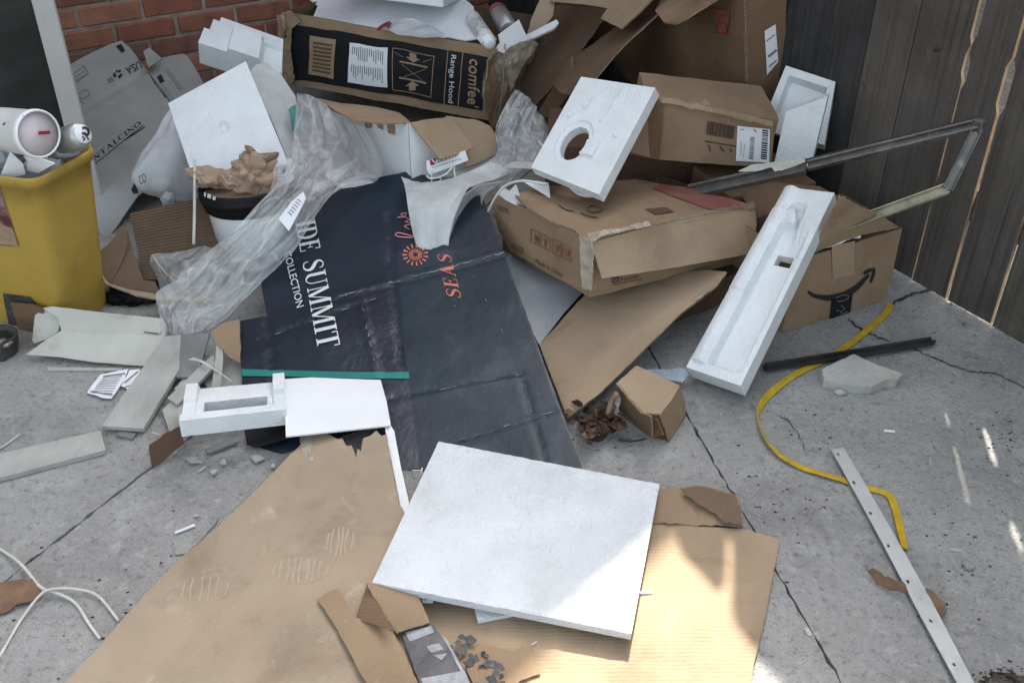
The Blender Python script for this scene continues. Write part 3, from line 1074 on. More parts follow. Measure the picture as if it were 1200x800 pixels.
# lower right flattened carton
S2 = Surf(G(560, 690, .010), G(880, 690, .010), G(860, 800, .010), .0022, 7, seed=2,
          creases=[((700, 760), (888, 800), -.004, .004), ((640, 650), (660, 800), .003, .006)])
bc2 = paste('flattened_carton', 'sunlit flattened brown carton under the white foam board at the lower right', 'cardboard', S2,
            [(772, 612), (820, 617), (868, 619), (912, 631), (909, 660), (903, 690), (893, 740), (884, 775), (878, 815), (865, 870), (520, 870), (495, 700), (540, 640), (700, 600)], .005, CE('card_pale'), .016, .0018, 2)
S2b = Surf(G(770, 614, .012), G(868, 618, .012), G(845, 570, .030), .003, 12, seed=3,
           fn=lambda q: .010 * max(0, noise.noise(Vector((q.x * 14, q.y * 10, 3)))))
panel('flap', S2b, [(740, 590), (768, 575), (786, 572), (815, 569), (846, 575), (862, 580), (869, 597), (871, 616), (820, 615), (766, 613)], .004, CE('card'), bc2, (), .01, .003, 4)
S2c = Surf(G(840, 575, .042), G(868, 582, .040), G(866, 612, .026), .006, 16, seed=5)
panel('torn_liner', S2c, [(797, 571), (822, 569), (846, 575), (862, 580), (869, 597), (869, 614), (850, 612), (838, 600), (815, 588)], .002, [M['card_inner']], bc2, (), .008, .004, 6)

# big flattened carton, lower left
S1 = Surf(G(370, 508, .055), G(100, 785, .016), G(490, 720, .026), .0035, 5, seed=1,
          creases=[((432, 520), (178, 800), -.008, .006), ((440, 530), (188, 800), .005, .006), ((245, 640), (345, 725), -.003, .005), ((140, 760), (215, 800), .003, .006)])
bc1 = paste('flattened_carton', 'big flattened brown carton with shoe prints across the lower left foreground', 'cardboard', S1,
            [(352, 521), (363, 504), (374, 502), (384, 508), (396, 515), (401, 514), (406, 523), (412, 522), (417, 534), (419, 526), (423, 527), (426, 514), (434, 511), (441, 505), (447, 511), (453, 509), (458, 540), (468, 590), (500, 640), (470, 685), (436, 688), (470, 735), (492, 790), (520, 870), (20, 862), (75, 800), (112, 762), (152, 716), (176, 690), (215, 650), (250, 622), (282, 592), (318, 556)], .005, CE('card_dusty'), .015, .0022, 1)
# shoe print dust on it: pale bars of a sole
bars = []
for cx, cy, rx, ry, nb, wb in ((398, 634, 17, 17, 6, 2.6), (352, 668, 34, 15, 9, 3.0), (240, 690, 30, 15, 6, 2.2)):
    for i in range(nb):
        f = (i + .5) / nb * 2 - 1
        hh = ry * math.sqrt(max(0, 1 - f * f))
        x = cx + f * rx
        zz = 2.2 * math.sin(i * 2.1)
        bars.append(pxpoly(S1, [(x - wb / 2 + 2, cy - hh), (x + wb / 2 + 2, cy - hh), (x + wb / 2 - zz, cy), (x + wb / 2 - 2, cy + hh), (x - wb / 2 - 2, cy + hh), (x - wb / 2 - zz, cy)]))
M['wear'] = pm('worn_print', (.20, .21, .23), (.06, .07, .085), 120, .7, contrast=(.45, .6))
M['dust'] = pm('shoe_dust', (.40, .315, .23), (.37, .285, .20), 60, .9, contrast=(.45, .53))
decal('shoe_print', S1, bars, M['dust'], bc1, .0012, .02)
tb = Surf(G(352, 508, .060), G(366, 506, .061), G(355, 540, .050), .003, 30, seed=9)
panel('tape_strip', tb, [(351, 512), (358, 504), (366, 508), (366, 525), (368, 540), (361, 541), (354, 530)], .0006, [M['tape']], bc1, (), .006, .003, 3)

# torn strips over the join of the two cartons
Sf1 = Surf(G(385, 695, .034), G(460, 740, .036), G(440, 800, .030), .004, 9, seed=11)
tag(panel('cardboard_strip', Sf1, [(372, 702), (384, 694), (396, 690), (418, 724), (440, 730), (461, 740), (476, 768), (494, 810), (500, 840), (445, 840), (431, 802), (410, 765), (392, 732)], .004, CE('card'), None, (), .012, .0018, 7), 'torn brown cardboard strip lying on the big carton beside the taped dark block', 'cardboard')
Sf2 = Surf(G(431, 684, .050), G(418, 727, .032), G(461, 738, .062), .003, 14, seed=12)
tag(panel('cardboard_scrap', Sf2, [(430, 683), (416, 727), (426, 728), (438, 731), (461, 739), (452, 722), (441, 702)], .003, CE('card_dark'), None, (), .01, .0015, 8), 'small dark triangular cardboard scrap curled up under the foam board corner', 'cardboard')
Sf3 = Surf(G(440, 690, .058), G(487, 692, .050), G(480, 738, .040), .003, 8, seed=13)
tag(panel('cardboard_piece', Sf3, [(429, 682), (470, 684), (488, 694), (496, 710), (504, 728), (476, 737), (465, 741), (452, 722), (440, 702)], .004, CE('card'), None, (), .012, .001, 9), 'square brown cardboard piece tucked under the lower left corner of the white foam board', 'cardboard')
Sf4 = Surf(G(560, 760, .018), G(632, 750, .017), G(635, 790, .016), .003, 9, seed=14)
tag(panel('cardboard_piece', Sf4, [(560, 752), (585, 758), (600, 762), (622, 751), (628, 770), (633, 789), (610, 797), (596, 810), (560, 812), (545, 780)], .004, CE('card'), None, (), .012, .0018, 10), 'thin cardboard piece with a torn lower edge in the sunlit foreground', 'cardboard')

# white foam board in front
Pb = [G(436, 682, .062), G(740, 742, .044), G(773, 567, .048), G(514, 517, .072)]
brd = relief('square_foam_board', Pb[0], Pb[1], Pb[2], Pb[3], 90, 76, lambda s, t: .0016 * noise.noise(Vector((s * 22, t * 18, 1))) + .0011 * noise.noise(Vector((s * 60, t * 50, 4))) - (.0022 * math.exp(-((math.hypot(s - .82, (t - .42) * .8) - .18) / .012) ** 2) if s > .55 and t > .3 else 0), .017, M['foam_board'], smooth=False)
for p in brd.data.polygons[:]: p.use_smooth = False
tag(brd, 'large square white foam board lying half in sun on the brown cartons', 'foam board')
Sw = Surf(G(555, 708, .020), G(602, 718, .020), G(559, 728, .020))
tag(panel('foam_piece', Sw, [(553, 700), (620, 712), (600, 719), (560, 727)], .008, [M['foam']], None, (), .02), 'small white foam corner sticking out below the big foam board', 'foam')
Sw = Surf(G(490, 697, .030), G(509, 703, .030), G(500, 706, .030))
tag(panel('foam_crumb', Sw, [(489, 692), (508, 698), (507, 703), (495, 703)], .008, [M['foam']], None, (), .01, .001), 'tiny pale foam crumb peeking out under the left part of the foam board', 'foam')

# taped dark block
Td = Surf(G(471, 738, .030), G(507, 729, .030), G(548, 800, .030), .0015, 20, seed=4)
blk = tag(panel('taped_block', Td, [(470, 740), (478, 734), (500, 728), (508, 731), (530, 765), (552, 806), (565, 840), (512, 845), (494, 806), (480, 768)], .018, [M['slab_dark'], M['tape'], M['slab_dark']], None, (), .008, .0012, 5), 'dark grey block wrapped in scuffed clear tape at the bottom edge', 'block')
decal('tape_strip', Td, [pxpoly(Td, [(475, 741), (505, 733), (509, 741), (480, 752)]), pxpoly(Td, [(500, 757), (514, 753), (520, 760), (505, 765)]), pxpoly(Td, [(508, 768), (524, 765), (518, 774)]), pxpoly(Td, [(493, 795), (545, 785), (560, 830), (512, 838)]), pxpoly(Td, [(519, 745), (523, 747), (551, 800), (547, 801)])], M['tape_scuff'], blk, .001)
# black crumbling flakes
r = random.Random(21)
fl = []
for i in range(26):
    x, y = r.uniform(527, 590), 0
    y = 745 + (x - 527) * .55 + r.uniform(-8, 26)
    S = Surf(G(x, y, .019 + r.uniform(0, .004)), G(x + 8, y + r.uniform(-4, 4), .018 + r.uniform(-.003, .005)), G(x + 2, y + 7, .018), .002, 40, seed=i)
    n = r.randrange(4, 6)
    pts = [(x + r.uniform(.7, 1.2) * (3.2 + 2 * (i % 3)) * math.cos(2 * math.pi * k / n + i), y + r.uniform(.7, 1.2) * (2.6 + 1.6 * (i % 3)) * math.sin(2 * math.pi * k / n + i)) for k in range(n)]
    o = panel('paint_flake', S, pts, .002, [M['flake'] if i % 3 else M['slab_dark']], None, (), .006, .001, i)
    tag(o, 'one of the curled black flakes crumbled beside the taped dark block', 'flake', 'black flakes crumbled beside the taped block')

# ------------------------------------------------------------------ navy flooring carton
NV = Surf(G(682, 548, .012), G(283, 440, .045), G(480, 215, .205), .0035, 4, seed=6,
          creases=[((395, 352), (592, 300), -.0026, .006), ((395, 346), (592, 294), .002, .006), ((452, 467), (612, 436), -.003, .006), ((450, 474), (612, 443), .002, .006), ((520, 520), (650, 482), -.003, .006),
                   ((300, 400), (440, 350), -.0026, .006), ((424, 355), (442, 440), .003, .006), ((610, 440), (640, 545), -.003, .006), ((313, 376), (320, 445), -.0026, .006), ((455, 250), (470, 430), -.003, .006)])
nav = tag(panel('printed_carton', NV, [(372, 222), (480, 200), (562, 222), (594, 306), (614, 360), (650, 460), (683, 549), (650, 600), (500, 640), (468, 600), (456, 520), (440, 500), (330, 532), (289, 520), (283, 440), (280, 376), (313, 370), (307, 340), (302, 306), (340, 262)], .005, [M['navy'], M['card_edge'], M['card']], None, (), .009, .0012, 6),
          'flattened glossy navy carton with white lettering and a teal stripe, middle of the heap', 'carton')
decal('lighter_panel', NV, [pxpoly(NV, [(458, 300), (485, 288), (590, 300), (612, 362), (648, 462), (681, 545), (650, 598), (502, 636), (494, 560), (479, 445), (470, 390)])], M['slate_sheen'], nav, .0013, .009)  # paler slate colour stands in for sky reflected off the right half
decal('lighter_panel', NV, [pxpoly(NV, [(455, 447), (479, 445), (494, 560), (500, 630), (476, 600)])], pm('slate_dark', (.019, .026, .040), (.027, .035, .052), 6, .35, [(12, .006)], dirt=((.12, .14, .17), 7, .58, .78, .4)), nav, .0012, .014)
decal('stripe', NV, [pxpoly(NV, [(283, 433), (330, 434), (400, 436), (479, 436), (480, 444), (400, 443), (330, 441), (284, 441)])], M['teal'], nav, .0024, .012)
serif(NV, 'IDE SUMMIT', (346, 262), (373, 411), (369, 257), M['white_ink'], nav, .05, .0034)
text(NV, 'COLLECTION', (333, 297), (348, 362), (341, 294.5), M['white_ink'], nav, .0034)
serif(NV, 'SEAS', (541, 350), (528, 300), (524, 348), M['coral'], nav, .08, .0034)
text(NV, 'MMIT', (479, 577), (484, 548), (491, 577), M['white_ink'], nav, .0026)
r = random.Random(31)
wear = []
for a, b, n_ in (((395, 349), (592, 297), 15), ((452, 470), (612, 439), 9), ((520, 520), (650, 482), 9), ((424, 355), (442, 440), 5), ((612, 440), (641, 545), 6), ((300, 400), (440, 350), 5), ((540, 300), (590, 390), 3)):
    for k in range(n_):
        t0 = r.random(); t1 = min(1, t0 + r.uniform(.015, .09))
        f = lambda t: (a[0] + (b[0] - a[0]) * t + r.uniform(-.8, .8), a[1] + (b[1] - a[1]) * t + r.uniform(-.8, .8))
        wear += pxline(NV, [f(t0), f((t0 + t1) / 2), f(t1)], r.uniform(.5, 1.2), False)
o = decal('crease_wear', NV, wear, M['wear'], nav, .0036)
o['kind'] = 'stuff'
# coral motif and script
mot = []
for k in range(15):
    an = 2 * math.pi * k / 15
    for r0, r1, wd in ((3, 8, .9), (9.5, 15, 1.3)):
        an2 = an + (.2 if r0 > 5 else 0)
        cx, cy = 487, 300
        ca, sa = math.cos(an2), math.sin(an2) * .85
        mot.append(pxpoly(NV, [(cx + ca * r0 - sa * wd * .5, cy + sa * r0 + ca * wd * .5), (cx + ca * r0 + sa * wd * .5, cy + sa * r0 - ca * wd * .5), (cx + ca * r1 + sa * wd, cy + sa * r1 - ca * wd), (cx + ca * r1 - sa * wd, cy + sa * r1 + ca * wd)]))
decal('logo', NV, mot, M['coral'], nav, .0034)
scr = pxline(NV, [(484, 280), (470, 279), (464, 277), (466, 274), (476, 276), (486, 279)], 1.2) + pxline(NV, [(480, 270), (474, 266), (483, 264), (475, 261), (482, 259)], 1.1) + pxline(NV, [(480, 258), (473, 255), (470, 252), (476, 251), (474, 255), (466, 256)], 1.1)
decal('lettering', NV, scr, M['pink'], nav, .0034)

# white thin sheet and strip lying on the navy carton
Ss = Surf(G(338, 446, .085), G(448, 446, .062), G(457, 496, .060), .001, 6, seed=3)
tag(panel('white_sheet', Ss, [(333, 444), (365, 442), (446, 445), (453, 470), (458, 498), (400, 504), (335, 511)], .004, [M['white']], None, (), .02), 'thin white panel lying on the navy carton beside the foam frame', 'panel')
Ss = Surf(G(452, 499, .052), G(462, 497, .052), G(478, 594, .032), .001, 6, seed=3)
tag(panel('white_strip', Ss, [(451, 500), (457, 497), (462, 505), (470, 548), (481, 596), (471, 602), (462, 556)], .004, [M['white']], None, (), .02), 'narrow white strip along the left edge of the navy carton above the foam board', 'strip')

# moulded foam frame
def foamframe(s, t):
    h = 0.0
    if t < .17: return .018
    if s < .12: h = .010 if t > .55 else .004
    if s > .88: h = .018 if t > .55 else .006
    if .12 <= s <= .88 and t > .78: h = -.006
    return h
ff = relief('packing_foam', G(211, 501, .090), G(336, 487, .085), G(334, 444, .08), G(219, 454, .08), 60, 44, foamframe, .024, M['foam'],
            mask=lambda s, t: not (.20 < s < .82 and .17 < t < .56))
tag(ff, 'white moulded foam frame with a long rectangular opening left of the navy carton', 'foam frame')

# ------------------------------------------------------------------ yellow bin and what is in it
def bin_ring(F0, Rt, Lf, Bk, z, rad, n=5):
    P = [F0, Rt, Bk, Lf]
    out = []
    for i in range(4):
        p, a, b = P[i], P[i - 1], P[(i + 1) % 4]
        d1, d2 = (a - p).normalized(), (b - p).normalized()
        for j in range(n + 1):
            t = j / n
            q0, q1 = p + d1 * rad, p + d2 * rad
            q = q0 * (1 - t) ** 2 + p * 2 * t * (1 - t) + q1 * t ** 2
            out.append(Vector((q.x, q.y, z)))
    return out
V2 = lambda x, y: Vector((x, y))
b0 = dict(F0=V2(-1.165, 2.215), Rt=V2(-1.098, 2.375), Lf=V2(-1.45, 2.30), Bk=V2(-1.38, 2.46))
b1 = dict(F0=V2(-1.096, 2.150), Rt=V2(-1.020, 2.335), Lf=V2(-1.42, 2.235), Bk=V2(-1.34, 2.43))
BZ = .475
ybin = thing('yellow_bin', 'tall yellow plastic bin full of rubbish at the left edge', 'bin', (-1.26, 2.32, 0))
def bl(t, grow=0.0):
    d = {}
    c = (b0['F0'].lerp(b1['F0'], t) + b0['Bk'].lerp(b1['Bk'], t)) / 2
    for k in b0:
        p = b0[k].lerp(b1[k], t)
        d[k] = p + (p - c).normalized() * grow
    return d
rings = []
for t in [0, .04, .2, .4, .6, .8, .93]:
    rings.append(bin_ring(z=BZ * t + .002, rad=.035, **bl(t)))
rings.append(bin_ring(z=BZ * .935, rad=.037, **bl(.94, .007)))
rings.append(bin_ring(z=BZ * .985, rad=.037, **bl(1, .009)))
rings.append(bin_ring(z=BZ, rad=.037, **bl(1, .006)))
rings.append(bin_ring(z=BZ * .995, rad=.034, **bl(1, -.001)))
rings.append(bin_ring(z=BZ * .9, rad=.03, **bl(.9, -.006)))
rings.append(bin_ring(z=BZ * .3, rad=.03, **bl(.3, -.006)))
n = len(rings[0])
vt = [p + Vector((noise.noise(p * 6) * .002, noise.noise(p * 6 + Vector((9, 0, 0))) * .002, 0)) for rg in rings for p in rg]
fc = [(i * n + k, i * n + (k + 1) % n, (i + 1) * n + (k + 1) % n, (i + 1) * n + k) for i in range(len(rings) - 1) for k in range(n)]
fc += [tuple(range((len(rings) - 1) * n, len(rings) * n))]
mk('body', vt, fc, M['yellow'], ybin, True)
SB = Surf(Vector((b0['F0'].x, b0['F0'].y, 0)), Vector((b0['Lf'].x, b0['Lf'].y, 0)), Vector((b1['F0'].x, b1['F0'].y, BZ)))
decal('picture_label', SB, [pxpoly(SB, [(-20, 205), (2, 218), (10, 245), (23, 288), (-2, 286), (-25, 284)])], M['photo'], ybin, .004)
decal('picture_label', SB, [pxpoly(SB, [(0, 262), (16, 266), (22, 287), (0, 285)])], M['tan_ink'], ybin, .0046)
decal('foot_recess', SB, [pxpoly(SB, [(4, 343), (36, 347), (44, 356), (52, 384), (12, 384)])], M['foil'], ybin, .0035)
tag(panel('cardboard_scrap', Surf(G(14, 385, 0.0) + Vector((0, 0, .01)), G(50, 390, .005), W(14, 355, 2.22)), [(12, 355), (38, 357), (50, 362), (54, 392), (22, 388)], .004, [M['card_dark']], None, (), .02, .001), 'small brown cardboard scrap propped against the foot of the yellow bin', 'cardboard')
# fill inside the bin
RZ = .50
tubA, tubB = W(45, 157, 2.17), W(-25, 148, 2.30)
tub = thing('paper_tub', 'white cylindrical tub lying on its side on top of the yellow bin', 'tub', tubA - Vector((0, 0, .06)))
lathe('wall', tubA, tubB, [(0, .050), (.002, .054), (.012, .055), (.02, .0525), (.15, .050)], M['tub'], tub, closed=False)
d = (tubB - tubA).normalized()
lathe('base', tubA + d * .006, tubB, [(0, .051), (.003, .051)], M['tub_base'], tub)
lathe('rim', tubA - d * .001, tubB, [(0, .0495), (-.003, .052), (0, .0548), (.006, .0555), (.012, .0535)], M['white'], tub, closed=False)
ST = Surf(tubA + d * .004, tubA + d * .004 + Vector((1, 0, 0)).cross(d), tubA + d * .004 + d.cross(Vector((1, 0, 0)).cross(d)))
decal('red_mark', ST, [pxpoly(ST, [(44, 154), (58, 153), (58, 157), (44, 158)])], M['red'], tub, .003)
SU = Surf(W(13, 140, 2.165), W(22, 150, 2.16), W(10, 155, 2.165))
decal('red_mark', SU, [pxpoly(SU, [(11, 143), (18, 140), (18, 146), (15, 151), (12, 149)])], M['red'], tub, .004)
decal('black_mark', SU, [pxpoly(SU, [(4, 145), (8, 142), (6, 147)]), pxpoly(SU, [(22, 137), (30, 134), (25, 138)])], M['ink'], tub, .004)
ca, cb_ = W(97, 157, 2.235), W(66, 168, 2.27)
can = thing('spray_can', 'small grey can with a white round lid on the corner of the yellow bin', 'can', ca - Vector((0, 0, .03)))
d = (cb_ - ca).normalized()
lathe('wall', ca, cb_, [(0, .020), (.004, .028), (.012, .030), (.09, .030)], M['silver'], can)
lathe('lid', ca - d * .003, cb_, [(0, .0215), (.002, .0225), (.005, .022)], M['white'], can)
SQ = Surf(ca - d * .0035, ca - d * .0035 + Vector((1, 0, 0)).cross(d), ca - d * .0035 + d.cross(Vector((1, 0, 0)).cross(d)))
decal('emblem', SQ, pxline(SQ, [(96, 150), (101, 150), (104, 155), (101, 159), (99, 156), (96, 157)], 3) + pxline(SQ, [(96, 160), (99, 163), (97, 165)], 1.6) + pxline(SQ, [(101, 160), (104, 164)], 1.4), M['ink'], can, .001)
for pts, hh, lab in (([(0, 207), (12, 178), (27, 192), (30, 204), (16, 208)], .49, 'pointed white paper shard standing at the front of the yellow bin'), ([(30, 200), (34, 181), (64, 192), (45, 203)], .485, 'flat white paper shard behind the rim of the yellow bin')):
    S = Surf(G(pts[0][0], pts[0][1], .465), G(pts[3][0], pts[3][1], .465), G(pts[1][0], pts[1][1], .53))
    tag(panel('paper_shard', S, pts, .002, [M['paper']], None, (), .01), lab, 'paper')
tag(blob('plastic_bag', W(70, 172, 2.27), (.05, .035, .028), M['plast_grey'], None, .35, 3, 4, (0, .2, .5), seed=2, ridged=True), 'crumpled grey plastic bag between the tub and the can in the yellow bin', 'bag')
tag(blob('plastic_bag', W(5, 180, 2.25), (.05, .04, .035), M['plast_grey'], None, .3, 3, 4, (0, .1, 0), seed=5, ridged=True), 'crumpled grey plastic film below the white tub in the yellow bin', 'bag')
tag(blob('packing_paper', Vector((-1.22, 2.3, .40)), (.13, .09, .07), M['plast_grey'], None, .2, 3, 4, (0, 0, .3), seed=7, ridged=True), 'grey crumpled packing filling the inside of the yellow bin', 'packing')
tag(blob('foam_scrap', W(42, 184, 2.2), (.025, .02, .012), M['tub'], None, .25, 3, 3, (0, .3, .5), seed=8), 'small pale foam scrap in the yellow bin under the tub', 'foam')
bt = thing('dark_pot', 'dark grimy pot with shiny scraps at the foot of the yellow bin', 'pot', G(-2, 418, 0))
lathe('wall', G(0, 414, 0), G(0, 414, 0) + up, [(0, .042), (.03, .05), (.055, .052), (.056, .047), (.04, .044)], M['foil'], bt, wob=.006, closed=False)
blob('scrap', G(2, 402, .045), (.026, .02, .006), M['silver'], bt, .5, 4, 3, seed=4, ridged=True)

# ------------------------------------------------------------------ grey printed carton against the wall
SM = Surf(W(92, 133, 3.30), W(172, 83, 3.52), W(128, 262, 2.80), .003, 4, seed=3, creases=[((88, 138), (172, 84), -.012, .006), ((86, 142), (174, 87), .007, .006), ((84, 112), (162, 68), -.006, .004), ((115, 232), (190, 205), -.006, .005)])
mon = thing('grey_carton', 'grey printed carton opened flat and leaning against the brick wall', 'carton', G(125, 262, 0))
panel('carton_sheet', SM, [(72, 82), (100, 66), (125, 54), (142, 48), (152, 56), (172, 82), (180, 97), (205, 130), (222, 165), (214, 200), (184, 216), (163, 228), (150, 246), (137, 266), (126, 280), (90, 250), (70, 150)], .004, [M['card_grey']], mon, (), .018, .0008, 3)
SM2 = Surf(W(172, 75, 3.58), W(215, 63, 3.66), W(205, 125, 3.35), .003, 5, seed=4)
panel('flap', SM2, [(174, 85), (186, 70), (198, 66), (214, 63), (220, 66), (230, 82), (238, 97), (235, 120), (215, 140), (200, 118)], .004, [M['card_grey']], mon, (), .015, .001, 5)
panel('tab', Surf(W(170, 60, 3.57), W(180, 56, 3.6), W(178, 78, 3.5)), [(168, 60), (175, 56), (182, 62), (190, 69), (174, 79)], .003, [M['card_grey']], mon, (), .01)
serif(SM, 'MONTALCINO', (93, 203), (166, 146), (90, 198), M['ink'], mon, .10, .0016)
decal('lettering', SM, pxline(SM, [(112, 192), (168, 147)], .9, False) + pxline(SM, [(146, 165), (170, 149)], 1.3, False), M['ink'], mon, .0015)
text(SM, 'USA', (164, 72), (146.5, 80), (167, 80), M['ink'], mon, .0016)
decal('logo', SM, [q for a in range(3) for q in pxline(SM, [(138 + 4.2 * math.cos(R(120 * a + b)), 87 + 4.2 * math.sin(R(120 * a + b))) for b in (0, 40, 80)], 3.2)], M['ink'], mon, .0016)
decal('print_patch', SM, [pxpoly(SM, [(125, 93), (131, 90), (134, 95), (128, 98)])], M['grey_ink'], mon, .0016)
decal('print_patch', SM, [pxpoly(SM, [(136, 55), (142, 52), (147, 60), (143, 63)])], M['ink'], mon, .0016)
decal('printed_frame', SM, pxline(SM, [(84, 90), (98, 78), (104, 87), (87, 99)], 1, False) + pxline(SM, [(86, 93), (99, 84)], .8, False) + pxline(SM, [(87, 96), (102, 87)], .8, False), M['grey_ink'], mon, .0016)
decal('printed_frame', SM, pxline(SM, [(92, 112), (96, 107), (103, 107), (104, 112), (99, 116), (93, 115)], 1) + pxline(SM, [(88, 115), (92, 124)], 1.2) + pxline(SM, [(93, 116), (98, 122)], 1.2), M['grey_ink'], mon, .0016)
decal('print_patch', SM2, [pxpoly(SM2, [(184, 91), (189, 88), (193, 96), (188, 99)])], M['ink'], mon, .0016)
decal('lettering', SM2, pxline(SM2, [(186, 102), (200, 120)], 1, False) + pxline(SM2, [(190, 100), (203, 117)], .8, False) + pxline(SM2, [(194, 83), (212, 107)], .9, False) + pxline(SM2, [(197, 82), (214, 105)], .7, False), M['grey_ink'], mon, .0016)

# ------------------------------------------------------------------ white bag, ribbed pads, brown flaps
bag = thing('shopping_bag', 'knotted white plastic bag with black print beside the foam tile', 'bag', W(192, 232, 2.86))
A, B = W(214, 128, 3.00), W(190, 232, 2.86)
prof = [(0, .004), (.01, .022), (.06, .045), (.12, .070), (.17, .090), (.21, .102), (.24, .100), (.262, .075), (.27, .02), (.272, .003)]
prof = [(h * (B - A).length / .272, r_) for h, r_ in prof]
bo = lathe('body', A, B, [tuple(q) for q in cat([Vector((h, r_, 0)) for h, r_ in prof], 4)] if False else [(q.x, max(.002, q.y)) for q in cat([Vector((h, r_, 0)) for h, r_ in prof], 4)], M['bag'], bag, 56, .016)
for v_ in bo.data.vertices:
    q = v_.co * 14
    v_.co += noise.noise_vector(Vector((q.x, q.y, q.z * .5))) * .007 - noise.noise_vector(q * 2.2) * .003

blob('knot', W(197, 234, 2.76), (.020, .018, .028), M['bag'], bag, .3, 2.5, 3, (.3, .5, 0), seed=2)
SBg = Surf(W(162, 212, 2.80), W(175, 206, 2.78), W(166, 222, 2.80))
text(SBg, 'CO', (165, 216), (173, 212), (163, 206), M['ink'], bag, .004)
decal('print_patch', SBg, [pxpoly(SBg, [(154, 222), (158, 214), (162, 222), (163, 226), (157, 227)])], M['ink'], bag, .002)
SRb = Surf(W(150, 260, 2.60), W(245, 232, 2.66), W(168, 328, 2.41))
PR = [W(168, 328, 2.41), W(264, 322, 2.45), W(262, 226, 2.68), W(152, 250, 2.61)]
tag(relief('ribbed_pad', PR[0], PR[1], PR[2], PR[3], 6, 168, lambda s, t: .0042 * math.sin(t * 24 * 2 * math.pi) + .002 * noise.noise(Vector((s * 3, t * 3, 1))), .03, M['pad'], None, smooth=True), 'brown ribbed cardboard packing pad below the white bag', 'packing pad')
SF = Surf(W(110, 305, 2.42), W(147, 262, 2.54), W(128, 335, 2.36))
tag(panel('cardboard_flap', SF, [(106, 303), (128, 285), (146, 262), (150, 285), (140, 312), (128, 334), (116, 318)], .004, CE('card_inner'), None, (), .014, .002, 6), 'brown cardboard flap bent up right beside the yellow bin', 'cardboard')
SF = Surf(W(128, 334, 2.365), W(149, 270, 2.55), W(166, 325, 2.40))
tag(panel('cardboard_flap', SF, [(127, 334), (138, 312), (149, 268), (158, 300), (168, 328), (182, 330), (190, 348), (150, 340)], .004, CE('card_inner'), None, (), .014, .001, 7), 'brown cardboard flap between the bent flap and the ribbed pad', 'cardboard')
SF = Surf(W(122, 328, 2.33), W(185, 348, 2.31), W(128, 322, 2.37))
tag(panel('cardboard_flap', SF, [(112, 312), (118, 320), (128, 332), (150, 339), (192, 346), (300, 345), (304, 356), (192, 352), (160, 346), (124, 332)], .004, CE('card_dusty'), None, (), .012, .0015, 8), 'low brown cardboard edge running below the ribbed pad to the navy carton', 'cardboard')
tag(tube('stick', [W(228, 187, 2.58), W(228, 240, 2.52), W(227, 286, 2.43)], .0045, M['cord'], None, 6, 2), 'thin pale upright stick in front of the ribbed pad beside the black rimmed bucket', 'stick')
# ------------------------------------------------------------------ bucket with paper
bk = G(290, 213, .245)
ax = Vector((.05, -.10, -1)).normalized()
bucket = thing('bucket', 'white bucket with a black rim holding crumpled brown paper', 'bucket', bk + ax * .23)
lathe('body', bk + ax * .055, bk + ax, [(0, .122), (.02, .121), (.17, .108), (.172, .02)], M['white'], bucket, closed=False)
lathe('rim', bk, bk + ax, [(.05, .116), (.0, .128), (-.002, .134), (.006, .138), (.018, .136), (.021, .139), (.032, .138), (.034, .131), (.046, .133), (.050, .1295), (.062, .128), (.066, .123)], M['black'], bucket, closed=False)
lathe('filling', bk + ax * .012, bk + ax, [(0, .118), (.01, .118)], M['kraft'], bucket)
decal('lettering', Surf(W(245, 238, 2.50), W(262, 243, 2.475), W(246, 250, 2.49)), [pxpoly(Surf(W(245, 238, 2.50), W(262, 243, 2.475), W(246, 250, 2.49)), q) for q in ([(246, 224), (248, 225), (248, 230), (246, 229)], [(250, 226), (254, 227), (254, 232), (250, 231)], [(256, 229), (260, 230), (259, 234), (256, 233)])], M['white_ink'], bucket, .022)
for c, rr, lab, sd_ in ((W(302, 201, 2.57), (.044, .04, .042), 'crumpled tan kraft paper ball on the right in the black rimmed bucket', 3), (W(248, 209, 2.58), (.052, .035, .026), 'flatter pinkish crumpled paper on the left in the black rimmed bucket', 6), (W(276, 213, 2.54), (.040, .03, .022), 'small wad of brown paper between the two bigger wads in the bucket', 9)):
    if sd_ == 3:
        cr = lambda a, b, f: c + Vector((a * 1.05, f, b))
        o = loft('crumpled_paper', [[cr(-.055, -.03, 0), cr(-.02, -.05, -.03), cr(.02, -.045, -.03), cr(.05, -.03, 0)], [cr(-.06, .0, .01), cr(-.025, .012, -.05), cr(.025, -.005, -.045), cr(.06, .005, .01)],
                 [cr(-.035, .03, .01), cr(-.012, .045, -.03), cr(.02, .03, -.03), cr(.05, .02, .01)], [cr(-.02, .05, .03), cr(-.004, .065, .0), cr(.018, .055, .0), cr(.045, .025, .03)]], M['kraft'], None, 7, 24, .0012, .004, 20, False, 3, crumple=(.034, 3.2, 3.0))
        tag(o, lab, 'paper')
        continue
    o = blob('crumpled_paper', c, rr, M['kraft'], None, .75, 1.7, 4, (.3, .4, .2), seed=sd_, facet=True)
    for p in o.data.polygons: p.use_smooth = False
    tag(o, lab, 'paper')
o = tag(loft('plastic_wrap', [[W(318, 222, 2.46), W(345, 212, 2.44)], [W(322, 200, 2.48), W(346, 196, 2.46)], [W(326, 192, 2.5), W(343, 188, 2.5)]], M['film_thin'], None, 8, 16, 0, .004, 30, seed=3, crumple=(.016, 2.5, 2)), 'clear crinkled plastic wrap rising over the right rim of the bucket', 'plastic')
